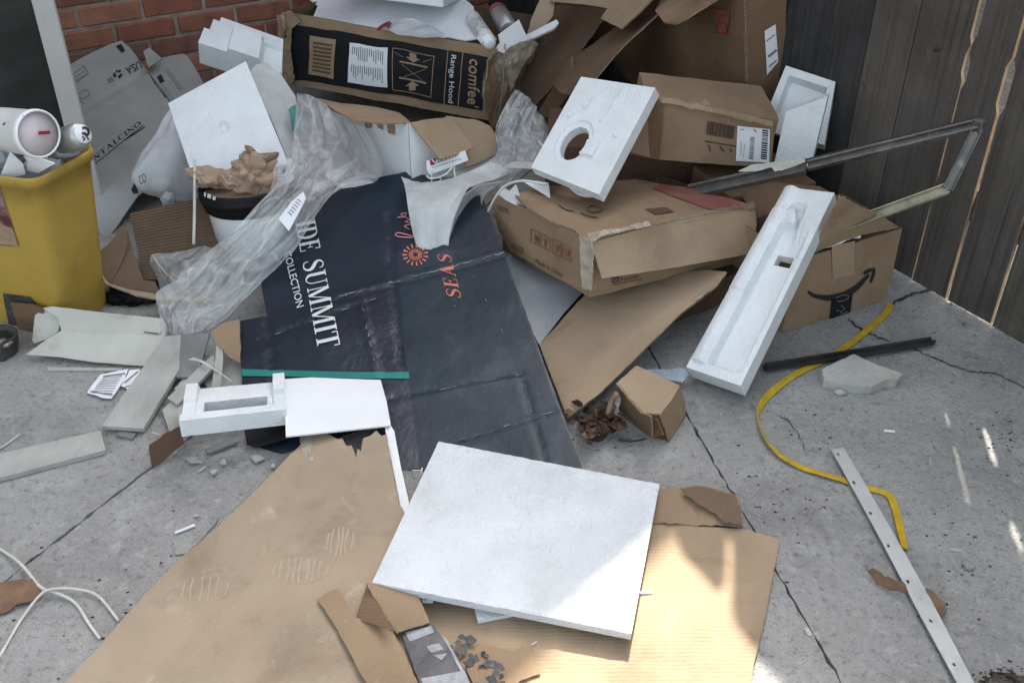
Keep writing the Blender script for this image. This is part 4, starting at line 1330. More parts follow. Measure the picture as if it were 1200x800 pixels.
# tile with a dimple hole
P = [W(229, 217, 2.58), W(338, 191, 2.64), W(288, 72, 2.94), W(197, 121, 2.88)]
tile = relief('foam_tile', P[0], P[1], P[2], P[3], 56, 64, lambda s, t: -.010 if ((s - .50) / .052) ** 2 + ((t - .50) / .060) ** 2 < 1 else .0006 * noise.noise(Vector((s * 9, t * 9, 2))), .018, M['foam'])
tag(tile, 'white foam tile with one round dimple standing in the bucket', 'foam tile')
S = Surf(W(295, 85, 2.98), W(340, 110, 2.98), W(335, 185, 2.75), .004, 8, seed=8)
tag(panel('foam_sheet', S, [(290, 88), (300, 76), (312, 72), (330, 88), (346, 112), (352, 150), (348, 195), (338, 190), (318, 140)], .003, [M['epe']], None, (), .015), 'pale thin foam sheet directly behind the dimpled foam tile', 'foam')
S = Surf(W(338, 125, 2.88), W(352, 128, 2.88), W(345, 160, 2.80), .004, 18, seed=8)
tag(panel('plastic_scrap', S, [(338, 128), (346, 122), (354, 138), (356, 150), (349, 158), (342, 150)], .004, [M['teal_bottle']], None, (), .01, .002), 'dark teal plastic scrap caught beside the dimpled foam tile', 'plastic')
# stepped foam block against the bricks
P = [W(233, 60, 3.30), W(330, 92, 3.25), W(332, 46, 3.42), W(250, 17, 3.48)]
def steps(s, t):
    h = 0
    if t < .62: h = .035
    if t < .62 and .36 < s < .75: h = .052
    if t < .55 and s > .75: h = .020
    if s < .10 and t > .4: h = -.02
    return h
tag(relief('foam_block', P[0], P[1], P[2], P[3], 44, 30, steps, .05, M['foam']), 'stepped white foam block in front of the brick wall beside the black carton', 'foam block')
# large translucent film over the bucket
tag(blob('dark_gap_fill', Vector((-1.02, 2.42, .012)), (.10, .07, .03), M['black'], None, .4, 2.2, 4, (0, 0, .4), seed=5, ridged=True), 'crumpled black lump added to darken the gap between the yellow bin and the film', 'plastic')  # added black lump, standing in for the shadow under the flaps
tag(blob('dark_gap_fill', Vector((-.86, 2.60, .02)), (.15, .12, .03), M['black'], None, .4, 2.2, 4, (0, 0, .2), seed=8, ridged=True), 'crumpled black lump added to darken the hollow under the ribbed pad and the bucket', 'plastic')  # second lump, added so the hollow beneath the heap reads dark
rows = [[W(348, 108, 2.95), W(372, 118, 2.93), W(402, 140, 2.90), W(428, 150, 2.88)],
        [W(345, 150, 2.78), W(385, 160, 2.78), W(420, 182, 2.76), W(448, 205, 2.74)],
        [W(340, 190, 2.58), W(365, 195, 2.60), W(388, 210, 2.56), W(398, 222, 2.54)],
        [W(318, 222, 2.44), W(340, 228, 2.46), W(358, 240, 2.42), W(370, 252, 2.42)],
        [W(282, 262, 2.36), W(308, 262, 2.38), W(330, 275, 2.34), W(346, 292, 2.33)],
        [W(232, 305, 2.34), W(262, 305, 2.33), W(285, 320, 2.28), W(312, 322, 2.27)],
        [W(208, 328, 2.32), W(232, 335, 2.28), W(256, 348, 2.24), W(284, 352, 2.23)],
        [W(186, 345, 2.30), W(205, 360, 2.24), W(232, 370, 2.21), W(262, 374, 2.20)],
        [W(190, 385, 2.21), W(205, 392, 2.18), W(226, 390, 2.18), W(246, 386, 2.19)]]
film = tag(loft('plastic_film', rows, M['film'], None, 7, 36, 0, .006, 13, smooth=False, seed=1, pleat=.006, npl=4, lobe=2.0, crumple=(.017, 4.5, 5)), 'long cloudy plastic film sweeping from the bucket down to the grey boards', 'plastic film')
rows = [[W(232, 288, 2.45), W(255, 292, 2.42)], [W(205, 294, 2.46), W(238, 312, 2.38)], [W(178, 300, 2.46), W(222, 335, 2.34)], [W(182, 325, 2.42), W(205, 350, 2.32)], [W(188, 352, 2.36), W(200, 360, 2.31)]]
loft('film_fold', rows, M['film_thin'], film, 8, 20, 0, .004, 20, seed=5, crumple=(.014, 2.5, 2))
tube('film_edge', [W(178, 299, 2.455), W(196, 322, 2.40), W(222, 343, 2.31)], .002, M['cord'], film, 5, 2)
SL = Surf(W(330, 262, 2.37), W(352, 232, 2.43), W(342, 272, 2.34))
decal('paper_label', SL, [pxpoly(SL, [(329, 260), (344, 240), (358, 228), (361, 236), (352, 254), (341, 274)])], M['paper'], film, .014)
decal('lettering', SL, [q for i in range(6) for q in pxline(SL, [(340 + i * 2.2, 252 - i * 3), (345 + i * 2.2, 256 - i * 3)], .8, False)], M['ink'], film, .0152)

# ------------------------------------------------------------------ black printed carton on top
hood = thing('black_carton', 'open black printed carton with battered ends lying on top of the heap', 'carton', (-.34, 3.7, .08))
HC, HR, HD = (-.337, 3.839, .208), (-8.5, 3.5, -17.1), (.824, .699, .254)
M['hood_side'] = M['card']
body, face = carton('carton_body', HC, HR, HD, [M['card'], M['card_inner']], hood, .004, True, 9, .006, 3)
SH = face('F')
q = [(329, 12), (594, 58), (576, 140), (330, 100)]
hbp = decal('black_print', SH, [pxpoly(SH, [(333, 27), (400, 37), (500, 54), (572, 67), (566, 130), (500, 118), (400, 102), (334, 92)])], M['black'], hood, .003, .02)
decal('tan_label', SH, [pxpoly(SH, [(363, 41), (394, 46), (392, 93), (362, 88)])], M['tan_ink'], hbp, .0042)
decal('printed_table', SH, rects(SH, [(367, 46), (391, 50), (389, 90), (366, 86)], [(0.02, .04 + i * .12, .97, .11 + i * .12) for i in range(8)]), pm('olive_ink', (.10, .07, .03), None, rough=.7), hbp, .005)
hwl = decal('white_label', SH, [pxpoly(SH, [(410, 50), (456, 56), (454, 103), (409, 97)])], M['white'], hood, .0042)
rr_ = random.Random(5)
decal('fine_print', SH, rects(SH, [(412, 52), (454, 58), (452, 101), (411, 95)], [(.03 + i * .062, t0 + rr_.uniform(0, .05), .055 + i * .062, t0 + .42 - rr_.uniform(0, .2)) for i in range(15) for t0 in (.02, .52)]), M['grey_ink'], hwl, .005)
fr = pxline(SH, [(462, 57), (509, 65), (506, 113), (460, 106), (462, 57)], .8, False) + pxline(SH, [(470, 73), (502, 78)], 2.0, False) + pxline(SH, [(468, 92), (500, 97)], 2.0, False) + pxline(SH, [(472, 76), (496, 95)], .5, False) + pxline(SH, [(500, 80), (474, 91)], .5, False) + pxline(SH, [(464, 62), (474, 68)], .5, False) + pxline(SH, [(506, 68), (496, 72)], .5, False)
for cx, cy, s in ((485, 68, 1), (483, 101, -1)):
    fr += [pxpoly(SH, [(cx - 8, cy - 1 * s), (cx, cy + 5.5 * s), (cx + 8, cy + 1 * s), (cx + 4, cy), (cx + 4, cy - 5 * s), (cx - 3.5, cy - 6 * s), (cx - 3.5, cy - .5 * s)])]
decal('diagram', SH, fr, M['tan_ink'], hbp, .005)
decal('diagram', SH, pxline(SH, [(525, 58), (521, 124)], .9, False) + pxline(SH, [(543, 60), (537, 127)], .9, False), M['tan_ink'], hbp, .005)
text(SH, 'Range Hood', (529, 64), (526, 120), (535, 65), M['white_ink'], hbp, .005)
text(SH, "comfee'", (551, 69), (548, 124), (561, 71), M['tan_ink'], hbp, .005, .52)
text(SH, "comfee'", (551.8, 69.3), (548.8, 124.3), (561.8, 71.3), M['tan_ink'], hbp, .0054, .52)
# battered right end: torn tape and folded flaps
Se = Surf(W(585, 60, 3.36), W(640, 30, 3.85), W(588, 140, 3.38), .014, 14, seed=3)
panel('torn_flap', Se, [(572, 72), (590, 55), (612, 46), (632, 44), (640, 30), (642, 46), (628, 66), (612, 85), (600, 112), (592, 140), (578, 150), (570, 128), (566, 110)], .004, CE('card'), hood, (), .010, .003, 4)
for i, pts in enumerate(([(572, 70), (596, 58), (602, 88), (588, 120), (576, 150), (566, 122), (564, 100)], [(590, 60), (622, 44), (632, 52), (612, 78), (598, 110)])):
    St = Surf(W(575, 70, 3.335), W(602, 60, 3.36), W(574, 145, 3.33), .012, 26, seed=6 + i)
    panel('tape', St, pts, .0006, [M['tape']], hood, (), .006, .003, i)
tube('tape_edge', [W(592, 52, 3.35), W(590, 82, 3.34), W(588, 112, 3.33), W(583, 142, 3.33)], .0035, M['card_pale'], hood, 6, 3)
tube('torn_edge', [W(331, 18, 3.60), W(335, 45, 3.60), W(333, 70, 3.60), W(336, 100, 3.58)], .007, M['card_pale'], hood, 6, 3)
Sl = Surf(W(325, 20, 3.62), W(345, 30, 3.60), W(332, 104, 3.58), .01, 26, seed=2)
panel('torn_flap', Sl, [(324, 18), (340, 12), (352, 26), (342, 34), (340, 60), (345, 92), (336, 106), (328, 100), (329, 60)], .003, CE('card'), hood, (), .008, .003, 9)
Sr = Surf(W(640, 0, 3.72), W(655, 4, 3.70), W(618, 45, 3.60), .006, 20, seed=1)
tag(panel('paper_sheet', Sr, [(638, -10), (652, -12), (648, 18), (640, 30), (628, 42), (616, 44), (622, 25), (628, 10)], .003, [M['card_dusty']], None, (), .01, .002, 1), 'crumpled brown paper sheet standing out of the right end of the black carton', 'paper')

# contents of the black carton
ht = lambda x, y, dz=.0: G(x, y, .36 + dz)
Sp = Surf(W(365, 28, 3.70), W(560, 50, 3.46), W(400, -30, 4.15), .006, 5, seed=4)
tag(panel('white_sheet', Sp, [(366, 22), (372, 6), (350, -10), (395, -40), (500, -40), (555, 8), (560, 46), (545, 48), (500, 41), (452, 33), (405, 28)], .004, [M['paper']], None, (), .03, .001, 3), 'large white sheet spread across the top of the black carton', 'sheet')
Sp = Surf(W(450, 35, 3.50), W(520, 44, 3.42), W(470, 24, 3.58), .010, 18, seed=6)
tag(panel('plastic_bag', Sp, [(445, 34), (458, 28), (480, 23), (500, 26), (519, 38), (522, 44), (490, 42), (466, 38)], .002, [M['bag']], None, (), .01, .002, 2), 'crumpled thin white bag with a red corner on the front rim of the black carton', 'bag')
tag(tube('red_handle', [W(443, 35, 3.475), W(449, 30, 3.50), W(457, 27, 3.53), (W(455, 31, 3.49))], .0055, M['red'], None, 6, 4), 'small red plastic strip at the front rim of the black carton', 'strip')
wb = thing('white_box', 'white cardboard box lying on the white sheet at the top edge', 'box', W(465, 5, 3.75))
Mx = Euler((R(-9), R(3), R(-13))).to_matrix()
block('carton_body', W(468, -22, 3.80), Mx, (.42, .30, .10), M['white'], wb, .003)
# paint tubes and foam bits in the right end
A, B = W(553, 20, 3.62), W(572, 48, 3.44)
tb_ = thing('caulk_tube', 'white caulk tube with grey print lying in the right end of the black carton', 'tube', A - Vector((0, 0, .03)))
lathe('barrel', A, B, [(0, .018), (.001, .024), (.006, .026), (.19, .026), (.192, .024)], M['tub'], tb_)
d = (B - A).normalized()
lathe('nozzle', A + d * .19, B + d, [(0, .026), (.004, .026), (.006, .024), (.03, .020), (.034, .012)], M['white'], tb_)
lathe('printed_band', A + d * .05, B + d, [(0, .0263), (.10, .0263)], pm('band_print', (.30, .34, .33), (.62, .62, .6), 60, .45), tb_, closed=False)
A, B = W(583, 14, 3.78), W(596, 36, 3.60)
tb2 = thing('caulk_tube', 'silver can with a dark red band behind the white caulk tube', 'can', A - Vector((0, 0, .03)))
lathe('barrel', A, B, [(-.01, .026), (0, .034), (.004, .036), (.19, .036), (.192, .03)], M['silver'], tb2)
lathe('printed_band', A + (B - A).normalized() * .004, B + (B - A), [(0, .0364), (.035, .0364)], M['red_tape'], tb2, closed=False)
for pts, Y0, dz, lab in (([(585, 40), (608, 23), (616, 40), (622, 47), (608, 50), (596, 57), (588, 52)], 3.40, 1, 'square white foam scrap standing in the right end of the black carton'),
                         ([(617, 41), (652, 23), (655, 27), (650, 33), (620, 47)], 3.50, 1, 'long thin white foam strip jutting right out of the black carton'),
                         ([(583, 53), (590, 47), (602, 52), (592, 60), (585, 57)], 3.36, 1, 'tiny white foam scrap at the front corner of the black carton'),
                         ([(560, 42), (570, 39), (582, 45), (580, 52), (566, 49)], 3.43, 1, 'rounded white cap at the nozzle end of the caulk tube')):
    x, y = pts[0]
    S = Surf(W(pts[0][0], pts[0][1], Y0), W(pts[2][0], pts[2][1], Y0 + .05), W(pts[-1][0], pts[-1][1], Y0 - .02))
    tag(panel('foam_scrap', S, pts, .010, [M['foam']], None, (), .01), lab, 'foam')

# ------------------------------------------------------------------ white box under it, its flaps and logo
wbx = thing('white_carton', 'white carton with open brown flaps and a small red logo below the black carton', 'carton', G(480, 238, .1))
SA = Surf(W(480, 145, 2.74), W(485, 237, 2.70), W(548, 214, 2.80), .0015, 6, seed=2)
panel('side', SA, [(479, 144), (500, 150), (520, 160), (546, 178), (548, 212), (520, 222), (485, 237), (481, 190)], .004, [M['white'], M['card_edge'], M['card']], wbx, (), .015, .0004)
SA2 = Surf(W(479, 144, 2.742), W(485, 237, 2.702), W(400, 165, 3.05), .0015, 6, seed=4)
panel('side', SA2, [(479, 144), (485, 237), (462, 222), (432, 196), (402, 168), (378, 146), (384, 128), (415, 142), (450, 144)], .004, [M['card_grey'] if 0 else M['white'], M['card_edge'], M['card']], wbx, (), .015, .0004)
decal('print_patch', SA2, [pxpoly(SA2, [(454, 142), (463, 142), (464, 158), (456, 156)]), pxpoly(SA2, [(442, 143), (450, 143), (450, 152), (444, 150)]), pxpoly(SA2, [(428, 144), (438, 143), (436, 150), (430, 150)])], M['tan_ink'], wbx, .003)
SA3 = Surf(W(385, 120, 3.0), W(478, 144, 2.75), W(470, 128, 3.0), .003, 7, seed=5)
panel('flap', SA3, [(372, 115), (400, 121), (440, 126), (468, 132), (482, 144), (450, 144), (415, 142), (392, 128)], .004, CE('card_pale'), wbx, (), .015, .0012)
SA4 = Surf(W(481, 144, 2.735), W(530, 137, 2.85), W(516, 186, 2.68), .003, 7, seed=6)
panel('flap', SA4, [(481, 144), (500, 140), (527, 137), (542, 154), (556, 173), (536, 181), (516, 187), (500, 168)], .004, CE('card_pale'), wbx, (), .012, .0012)
SA5 = Surf(W(527, 137, 2.88), W(575, 148, 2.95), W(560, 188, 2.80), .003, 6, seed=7)
panel('flap', SA5, [(522, 136), (558, 140), (574, 147), (583, 160), (581, 181), (565, 189), (546, 196), (540, 180)], .004, CE('card_pale'), wbx, (), .012, .0012)
SA6 = Surf(W(500, 192, 2.685), W(546, 178, 2.75), W(505, 214, 2.66))
panel('flap', SA6, [(500, 188), (520, 187), (545, 176), (549, 188), (520, 199), (503, 205), (500, 198)], .003, [M['white']], wbx, (), .012)
decal('logo', SA6, [pxpoly(SA6, [(503.3, 188), (510, 185.5), (511, 192.5), (504.5, 194.5)])], M['red'], wbx, .0016)
decal('logo', SA6, pxline(SA6, [(505.5, 186.8), (510, 192)], 1.3, False), M['white'], wbx, .0024)
serif(SA6, 'DIANTE', (513, 191.5), (536, 183.2), (511, 185.8), M['ink'], wbx, .1, .0016)
decal('lettering', SA6, pxline(SA6, [(506, 197), (540, 186)], .7, False), M['grey_ink'], wbx, .0016)
tag(panel('white_board', Surf(G(400, 214, .205), G(580, 186, .205), G(420, 190, .215), .001, 6), [(392, 215), (440, 211), (478, 207), (520, 204), (546, 198), (575, 184), (576, 190), (570, 198), (560, 200), (548, 204), (520, 206), (500, 208), (470, 209), (440, 214), (400, 219), (380, 205), (420, 185)], .006, [M['white']], None, (), .02, .0006), 'thin white board edge lying under the white carton above the navy carton', 'board')
# cords hanging there
for pts, lab in (([W(506, 200, 2.66), W(506, 213, 2.65), W(506.5, 227, 2.64)], 'left one of the short white cords hanging below the white carton'),
                 ([W(516, 206, 2.66), W(517, 216, 2.65), W(519, 226, 2.64)], 'middle one of the short white cords hanging below the white carton'),
                 ([W(532, 196, 2.68), W(533, 206, 2.66), W(535, 217, 2.64)], 'right one of the short white cords hanging below the white carton')):
    tag(tube('cord', pts, .0028, M['cord'], None, 6, 3), lab, 'cord', 'white cords hanging below the white carton')
tag(tube('cord', [W(500, 206, 2.65), W(504, 209, 2.64), W(514, 208, 2.645), W(524, 203, 2.66), W(530, 196, 2.67)], .0028, M['cord'], None, 6, 4), 'curved white cord looping across the short hanging cords', 'cord')

# ------------------------------------------------------------------ hanging foam sheets
rows = [[W(470, 208, 2.66), W(500, 214, 2.64), W(535, 206, 2.66), W(575, 190, 2.72)],
        [W(475, 222, 2.58), W(500, 226, 2.57), W(535, 214, 2.60), W(600, 202, 2.72)],
        [W(479, 248, 2.50), W(505, 240, 2.50), W(535, 228, 2.54), W(560, 216, 2.60)],
        [W(484, 272, 2.45), W(505, 262, 2.45), W(526, 250, 2.48), W(545, 226, 2.52)],
        [W(492, 298, 2.40), W(506, 292, 2.40), W(520, 286, 2.42), W(528, 270, 2.44)],
        [W(501, 319, 2.37), W(508, 316, 2.37), W(518, 313, 2.38), W(525, 308, 2.39)]]
e1 = tag(loft('foam_sheet', rows, M['epe'], None, 7, 30, .002, .005, 8, seed=2, pleat=.003, npl=4, lobe=1.5), 'white foam packing sheet hanging in a pointed tongue over the navy carton', 'foam sheet')
rows = [[W(545, 228, 2.52), W(562, 216, 2.58), W(590, 212, 2.64)],
        [W(534, 240, 2.50), W(556, 232, 2.62), W(566, 232, 2.60)],
        [W(529, 258, 2.47), W(548, 254, 2.60), W(566, 255, 2.54)],
        [W(526, 280, 2.44), W(536, 278, 2.50), W(546, 276, 2.48)],
        [W(525, 308, 2.39), W(527, 304, 2.42), W(529, 300, 2.43)]]
loft('rolled_fold', rows, M['epe'], e1, 7, 18, .002, .003, 8, seed=4)
rows = [[W(604, 104, 2.95), W(618, 112, 2.95), W(632, 130, 2.95), W(642, 152, 2.92)],
        [W(588, 132, 2.90), W(604, 136, 2.90), W(622, 150, 2.88), W(640, 166, 2.84)],
        [W(580, 155, 2.86), W(594, 160, 2.86), W(612, 170, 2.84), W(630, 182, 2.80)],
        [W(582, 180, 2.80), W(594, 184, 2.78), W(604, 190, 2.76), W(614, 198, 2.74)],
        [W(560, 202, 2.70), W(572, 208, 2.68), W(586, 214, 2.66), W(598, 214, 2.66)]]
e2 = tag(loft('plastic_wrap', rows, M['film'], None, 8, 30, 0, .005, 16, smooth=False, seed=7, pleat=.008, npl=4, lobe=1.5, crumple=(.012, 3, 4.0)), 'cloudy plastic wrap bunched between the white carton and the foam panel with a hole', 'plastic wrap')
rows = [[W(588, 196, 2.70), W(600, 190, 2.72)], [W(620, 197, 2.62), W(640, 192, 2.66)], [W(648, 205, 2.52), W(662, 202, 2.55)], [W(680, 222, 2.42), W(700, 225, 2.40)]]
loft('wrap_strip', rows, M['epe'], e2, 6, 8, .002, .003, 12, seed=8)
tag(tube('cord', [W(572, 248, 2.50), W(580, 232, 2.48), W(592, 218, 2.48), W(612, 212, 2.46), W(640, 216, 2.44)], .0036, M['cord'], None, 6, 5), 'stiff cream cord arching over the left end of the brown lidded carton', 'cord')
tag(tube('cord', [W(632, 166, 2.72), W(642, 180, 2.66), W(652, 196, 2.60), W(662, 212, 2.50), W(680, 228, 2.42), W(706, 229, 2.40)], .0045, M['epe'], None, 6, 5), 'pale foam tube running down to the lower corner of the foam panel with a hole', 'foam tube')
S = Surf(W(583, 220, 2.55), W(604, 216, 2.55), W(612, 242, 2.48), .003, 20, seed=2)
tag(panel('foam_scrap', S, [(582, 226), (588, 219), (597, 224), (605, 216), (610, 232), (615, 243), (603, 240), (592, 234)], .002, [M['epe']], None, (), .01), 'torn pale foam scrap on the left corner of the brown lidded carton', 'foam')
tag(panel('folded_paper', Surf(W(616, 214, 2.56), W(643, 214, 2.56), W(644, 231, 2.50)), [(614, 213), (630, 212), (643, 214), (645, 232), (632, 224)], .002, [M['paper']], None, (), .01), 'small folded white paper on the brown lidded carton', 'paper')

# ------------------------------------------------------------------ brown lidded carton, centre
lid = thing('lidded_carton', 'flat brown carton with red shipping marks and its lid folded over the front', 'carton', (.31, 2.51, .06))
body, face = carton('carton_body', (.311, 2.515, .150), (-4.6, -10.3, -59.7), (.444, .528, .150), [M['card'], M['card_inner']], lid, .004, True, 8, .004, 9)
# local frame: the near long face is the R/F pair; use picture fitted faces
SLf = Surf(W(578, 228, 2.595), W(692, 281, 2.20), W(691, 341, 2.17), .0015, 8, seed=2)
panel('side', SLf, [(574, 226), (600, 236), (640, 256), (686, 279), (693, 284), (693, 330), (690, 342), (682, 340), (640, 318), (598, 294), (584, 270)], .004, CE('card'), lid, (), .014, .0008, 3)
SFr = Surf(W(692, 283, 2.198), W(884, 245, 2.455), W(690, 342, 2.168), .002, 8, seed=4)
panel('side', SFr, [(690, 283), (790, 262), (885, 243), (884, 270), (880, 297), (790, 322), (690, 342), (688, 318)], .004, CE('card'), lid, (), .014, .0008, 4)
SFl = Surf(W(693, 284, 2.19), W(885, 244, 2.445), W(706, 326, 2.135), .003, 6, seed=5)
panel('front_flap', SFl, [(691, 284), (760, 266), (830, 252), (885, 243), (887, 262), (882, 297), (800, 312), (706, 326), (700, 305)], .004, CE('card_pale'), lid, (), .014, .0008, 6)
STp = Surf(W(612, 236, 2.47), W(690, 281, 2.19), W(885, 243, 2.44), .004, 6, seed=6)
panel('lid', STp, [(602, 228), (640, 218), (700, 214), (745, 210), (792, 219), (840, 232), (885, 243), (830, 251), (760, 264), (700, 279), (688, 282), (672, 268), (640, 255), (618, 243)], .005, CE('card'), lid, (), .014, .001, 7)
decal('red_tape', STp, [pxpoly(STp, [(764, 222), (776, 217), (812, 222), (880, 241), (858, 247), (832, 246), (800, 236)])], M['red_tape'], lid, .0025)
tp_ = []
r = random.Random(8)
for i in range(26):
    x = 692 + i * 7.4; y = 282 - (x - 692) * .203
    tp_.append(pxpoly(STp, [(x, y - 3 - r.uniform(0, 4)), (x + 7.6, y - 5 - r.uniform(0, 4)), (x + 7.6, y - 1.3), (x, y)]))
decal('tape_strip', STp, tp_, M['tape'], lid, .0030, .01)
St = Surf(W(680, 276, 2.19), W(700, 282, 2.175), W(686, 342, 2.15), .004, 30, seed=3)
panel('tape_strip', St, [(679, 276), (694, 280), (696, 300), (694, 340), (682, 338), (680, 305)], .0006, [M['tape']], lid, (), .008, .002, 2)
St = Surf(W(690, 276, 2.19), W(730, 262, 2.25), W(690, 284, 2.17), .006, 40, seed=5)
panel('tape_strip', St, [(688, 274), (700, 270), (730, 266), (760, 258), (762, 264), (730, 271), (704, 277), (694, 283)], .0006, [M['tape']], lid, (), .006, .003, 5)
# red handling marks on the left side
mk_ = []
for (x0, y0, x1, y1) in ((623, 268, 633, 288), (635, 274, 645, 294), (648, 279, 658, 301), (660, 285, 670, 306)):
    mk_ += pxline(SLf, [(x0, y0), (x1, y0 + 5), (x1, y1), (x0, y1 - 5), (x0, y0)], .7, False)
mk_ += [pxpoly(SLf, [(627, 274), (629, 275), (629, 283), (627, 282)]), pxpoly(SLf, [(630, 276), (632, 277), (632, 285), (630, 284)]), pxpoly(SLf, [(638, 279), (643, 281), (641, 285), (641, 290), (639, 289), (639, 284)]), pxpoly(SLf, [(651, 285), (656, 287), (655, 296), (652, 295)]), pxpoly(SLf, [(662, 291), (668, 293), (668, 301), (662, 299)])]
decal('handling_marks', SLf, mk_, M['ink_red'], lid, .0030)
text(SLf, 'Made In China', (628, 308), (660, 325), (629, 302.5), M['ink_brown'], lid, .0030)
decal('print_patch', SLf, [pxpoly(SLf, [(600, 284), (614, 291), (614, 297), (600, 290)]), pxpoly(SLf, [(584, 240), (596, 245), (596, 250), (584, 246)])], M['card_dark'], lid, .0028)
decal('logo', SFr, pxline(SFr, [(717, 326), (724, 324.5), (724, 330), (717, 331), (717, 326)], 1.4, False) + pxline(SFr, [(719, 328), (722, 327)], 1, False), M['ink_brown'], lid, .0030)
text(SFr, 'Forster', (727, 330), (749, 325), (726.5, 325), M['ink_brown'], lid, .0030)
decal('lettering', SFr, pxline(SFr, [(717, 334), (752, 326.5)], .8, False), M['ink_brown'], lid, .0030)
decal('print_patch', STp, pxline(STp, [(688, 246), (694, 243), (702, 245), (706, 248), (698, 250), (690, 249), (688, 246)], .9) + pxline(STp, [(655, 242), (664, 247), (672, 248)], 1) + pxline(STp, [(680, 250), (690, 254), (700, 256)], 1), M['ink_brown'], lid, .0030)
decal('print_patch', STp, [pxpoly(STp, [(756, 246), (780, 244), (790, 249), (768, 252)])], M['card_deep'], lid, .0026)

# ------------------------------------------------------------------ carton with the shipping label
lab = thing('label_carton', 'brown carton with a barcode and white shipping label behind the lidded carton', 'carton', (.55, 2.85, .27))
def lean(l): return l
body, face = carton('carton_body', (.548, 2.80, .352), (0.2, 6.8, 0.6), (.366, .25, .150), [M['card'], M['card_inner']], lab, .004, False, 7, .004, 5)
SLb = Surf(W(770, 118, 2.668), W(907, 143, 2.664), W(772, 188, 2.665), .002, 7, seed=2)
panel('side', SLb, [(736, 178), (768, 118), (776, 115), (830, 124), (880, 138), (907, 144), (906, 170), (903, 194), (860, 194), (772, 187)], .004, CE('card'), lab, (), .014, .001, 3)
panel('side', Surf(W(768, 117, 2.660), W(772, 186, 2.656), W(745, 150, 2.68)), [(768, 116), (776, 116), (776, 150), (772, 187), (752, 184), (735, 180), (748, 152)], .004, CE('card_dark'), lab, (), .014, .001, 5)
panel('torn_edge', Surf(W(775, 115, 2.662), W(905, 142, 2.660), W(830, 118, 2.70), .004, 20), [(772, 114), (800, 117), (822, 122), (826, 116), (834, 124), (860, 131), (905, 142), (906, 147), (860, 138), (800, 124), (776, 120)], .003, CE('card_pale'), lab, (), .01, .0015, 5)
bar = []
r = random.Random(3)
x = 0
while x < 1:
    w_ = r.choice([.02, .035, .06]); bar.append((x, 0, min(1, x + w_), 1)); x += w_ + r.choice([.015, .03])
decal('barcode', SLb, rects(SLb, [(829, 141), (862, 148), (860, 163), (827, 157)], bar), M['ink_brown'], lab, .0032)
decal('lettering', SLb, pxline(SLb, [(826, 165), (862, 171)], 1.6, False) + pxline(SLb, [(830, 169), (832, 177)], 1.6, False) + pxline(SLb, [(843, 171), (848, 177)], 2, False) + pxline(SLb, [(855, 174), (857, 178)], 1.6, False), M['ink_brown'], lab, .0032)
slb_ = decal('shipping_label', SLb, [pxpoly(SLb, [(864, 147), (902, 151), (901, 190), (862, 188)])], M['paper'], lab, .0040)
b2 = []
y = 0
while y < 1:
    w_ = r.choice([.02, .04, .05]); b2.append((0, y, 1, min(1, y + w_))); y += w_ + r.choice([.02, .03])
decal('barcode', SLb, rects(SLb, [(893, 151), (900, 152), (898, 187), (891, 186)], b2), M['ink'], slb_, .0052)
decal('barcode', SLb, rects(SLb, [(879, 160), (884, 160), (882, 187), (877, 186)], b2), M['grey_ink'], slb_, .0052)
decal('lettering', SLb, pxline(SLb, [(867, 151), (872, 151)], 1, False) + pxline(SLb, [(883, 151), (886, 154)], 1.5, False) + pxline(SLb, [(868, 165), (868, 182)], .6, False) + pxline(SLb, [(872, 168), (871, 184)], .6, False), M['grey_ink'], slb_, .0052)

# ------------------------------------------------------------------ tall carton in the corner
big = thing('tall_carton', 'tall brown carton with a red stamp standing in the corner behind everything', 'carton', G(876, 200, 0))
SBf = Surf(W(878, 132, 3.00), W(866, -60, 2.97), W(690, 132, 4.05), .004, 4, seed=6)
panel('side', SBf, [(879, 210), (876, 127), (871, 0), (866, -90), (640, -90), (620, 60), (640, 210)], .005, [M['card_dark'], M['card_edge'], M['card']], big, (), .03, .0006, 2)  # darker board colour stands in for the deep shadow on this face
SBr = Surf(W(876, 127, 3.0), W(871, 0, 2.982), W(922, 0, 3.03), .004, 5, seed=7)
panel('side', SBr, [(880, 210), (876, 127), (871, 0), (866, -90), (920, -90), (922, 0), (920, 60), (905, 140), (896, 210)], .005, CE('card_dark'), big, (), .02, .0006, 4)
sbr_ = decal('shipping_label', SBr, [pxpoly(SBr, [(895, 36), (908, 28), (911, 72), (898, 88)])], M['paper'], big, .0055)
decal('fine_print', SBr, pxline(SBr, [(899, 66), (909, 58)], 3, False) + pxline(SBr, [(900, 78), (909, 70)], 1.6, False) + pxline(SBr, [(897, 48), (907, 40)], 1.4, False), M['grey_ink'], sbr_, .0066)
decal('red_stamp', SBf, [pxpoly(SBf, [(836, 10), (856, 11), (855, 28), (853, 40), (843, 42), (840, 30)])], M['ink_red'], big, .0055)
decal('red_stamp', SBf, pxline(SBf, [(842, 26), (853, 26), (853, 38), (842, 38), (842, 26)], 1.4, False) + pxline(SBf, [(845, 18), (852, 18)], 2, False), M['red'], big, .0066)
St = Surf(W(770, 15, 3.20), W(855, -5, 2.98), W(780, 24, 3.08), .004, 8, seed=3, fn=lambda q: -.012 * math.sin(q.x * 14))
panel('top_flap', St, [(768, 14), (776, 22), (790, 24), (806, 20), (830, 8), (862, -8), (860, -40), (800, -40)], .005, CE('card'), big, (), .012, .001, 8)

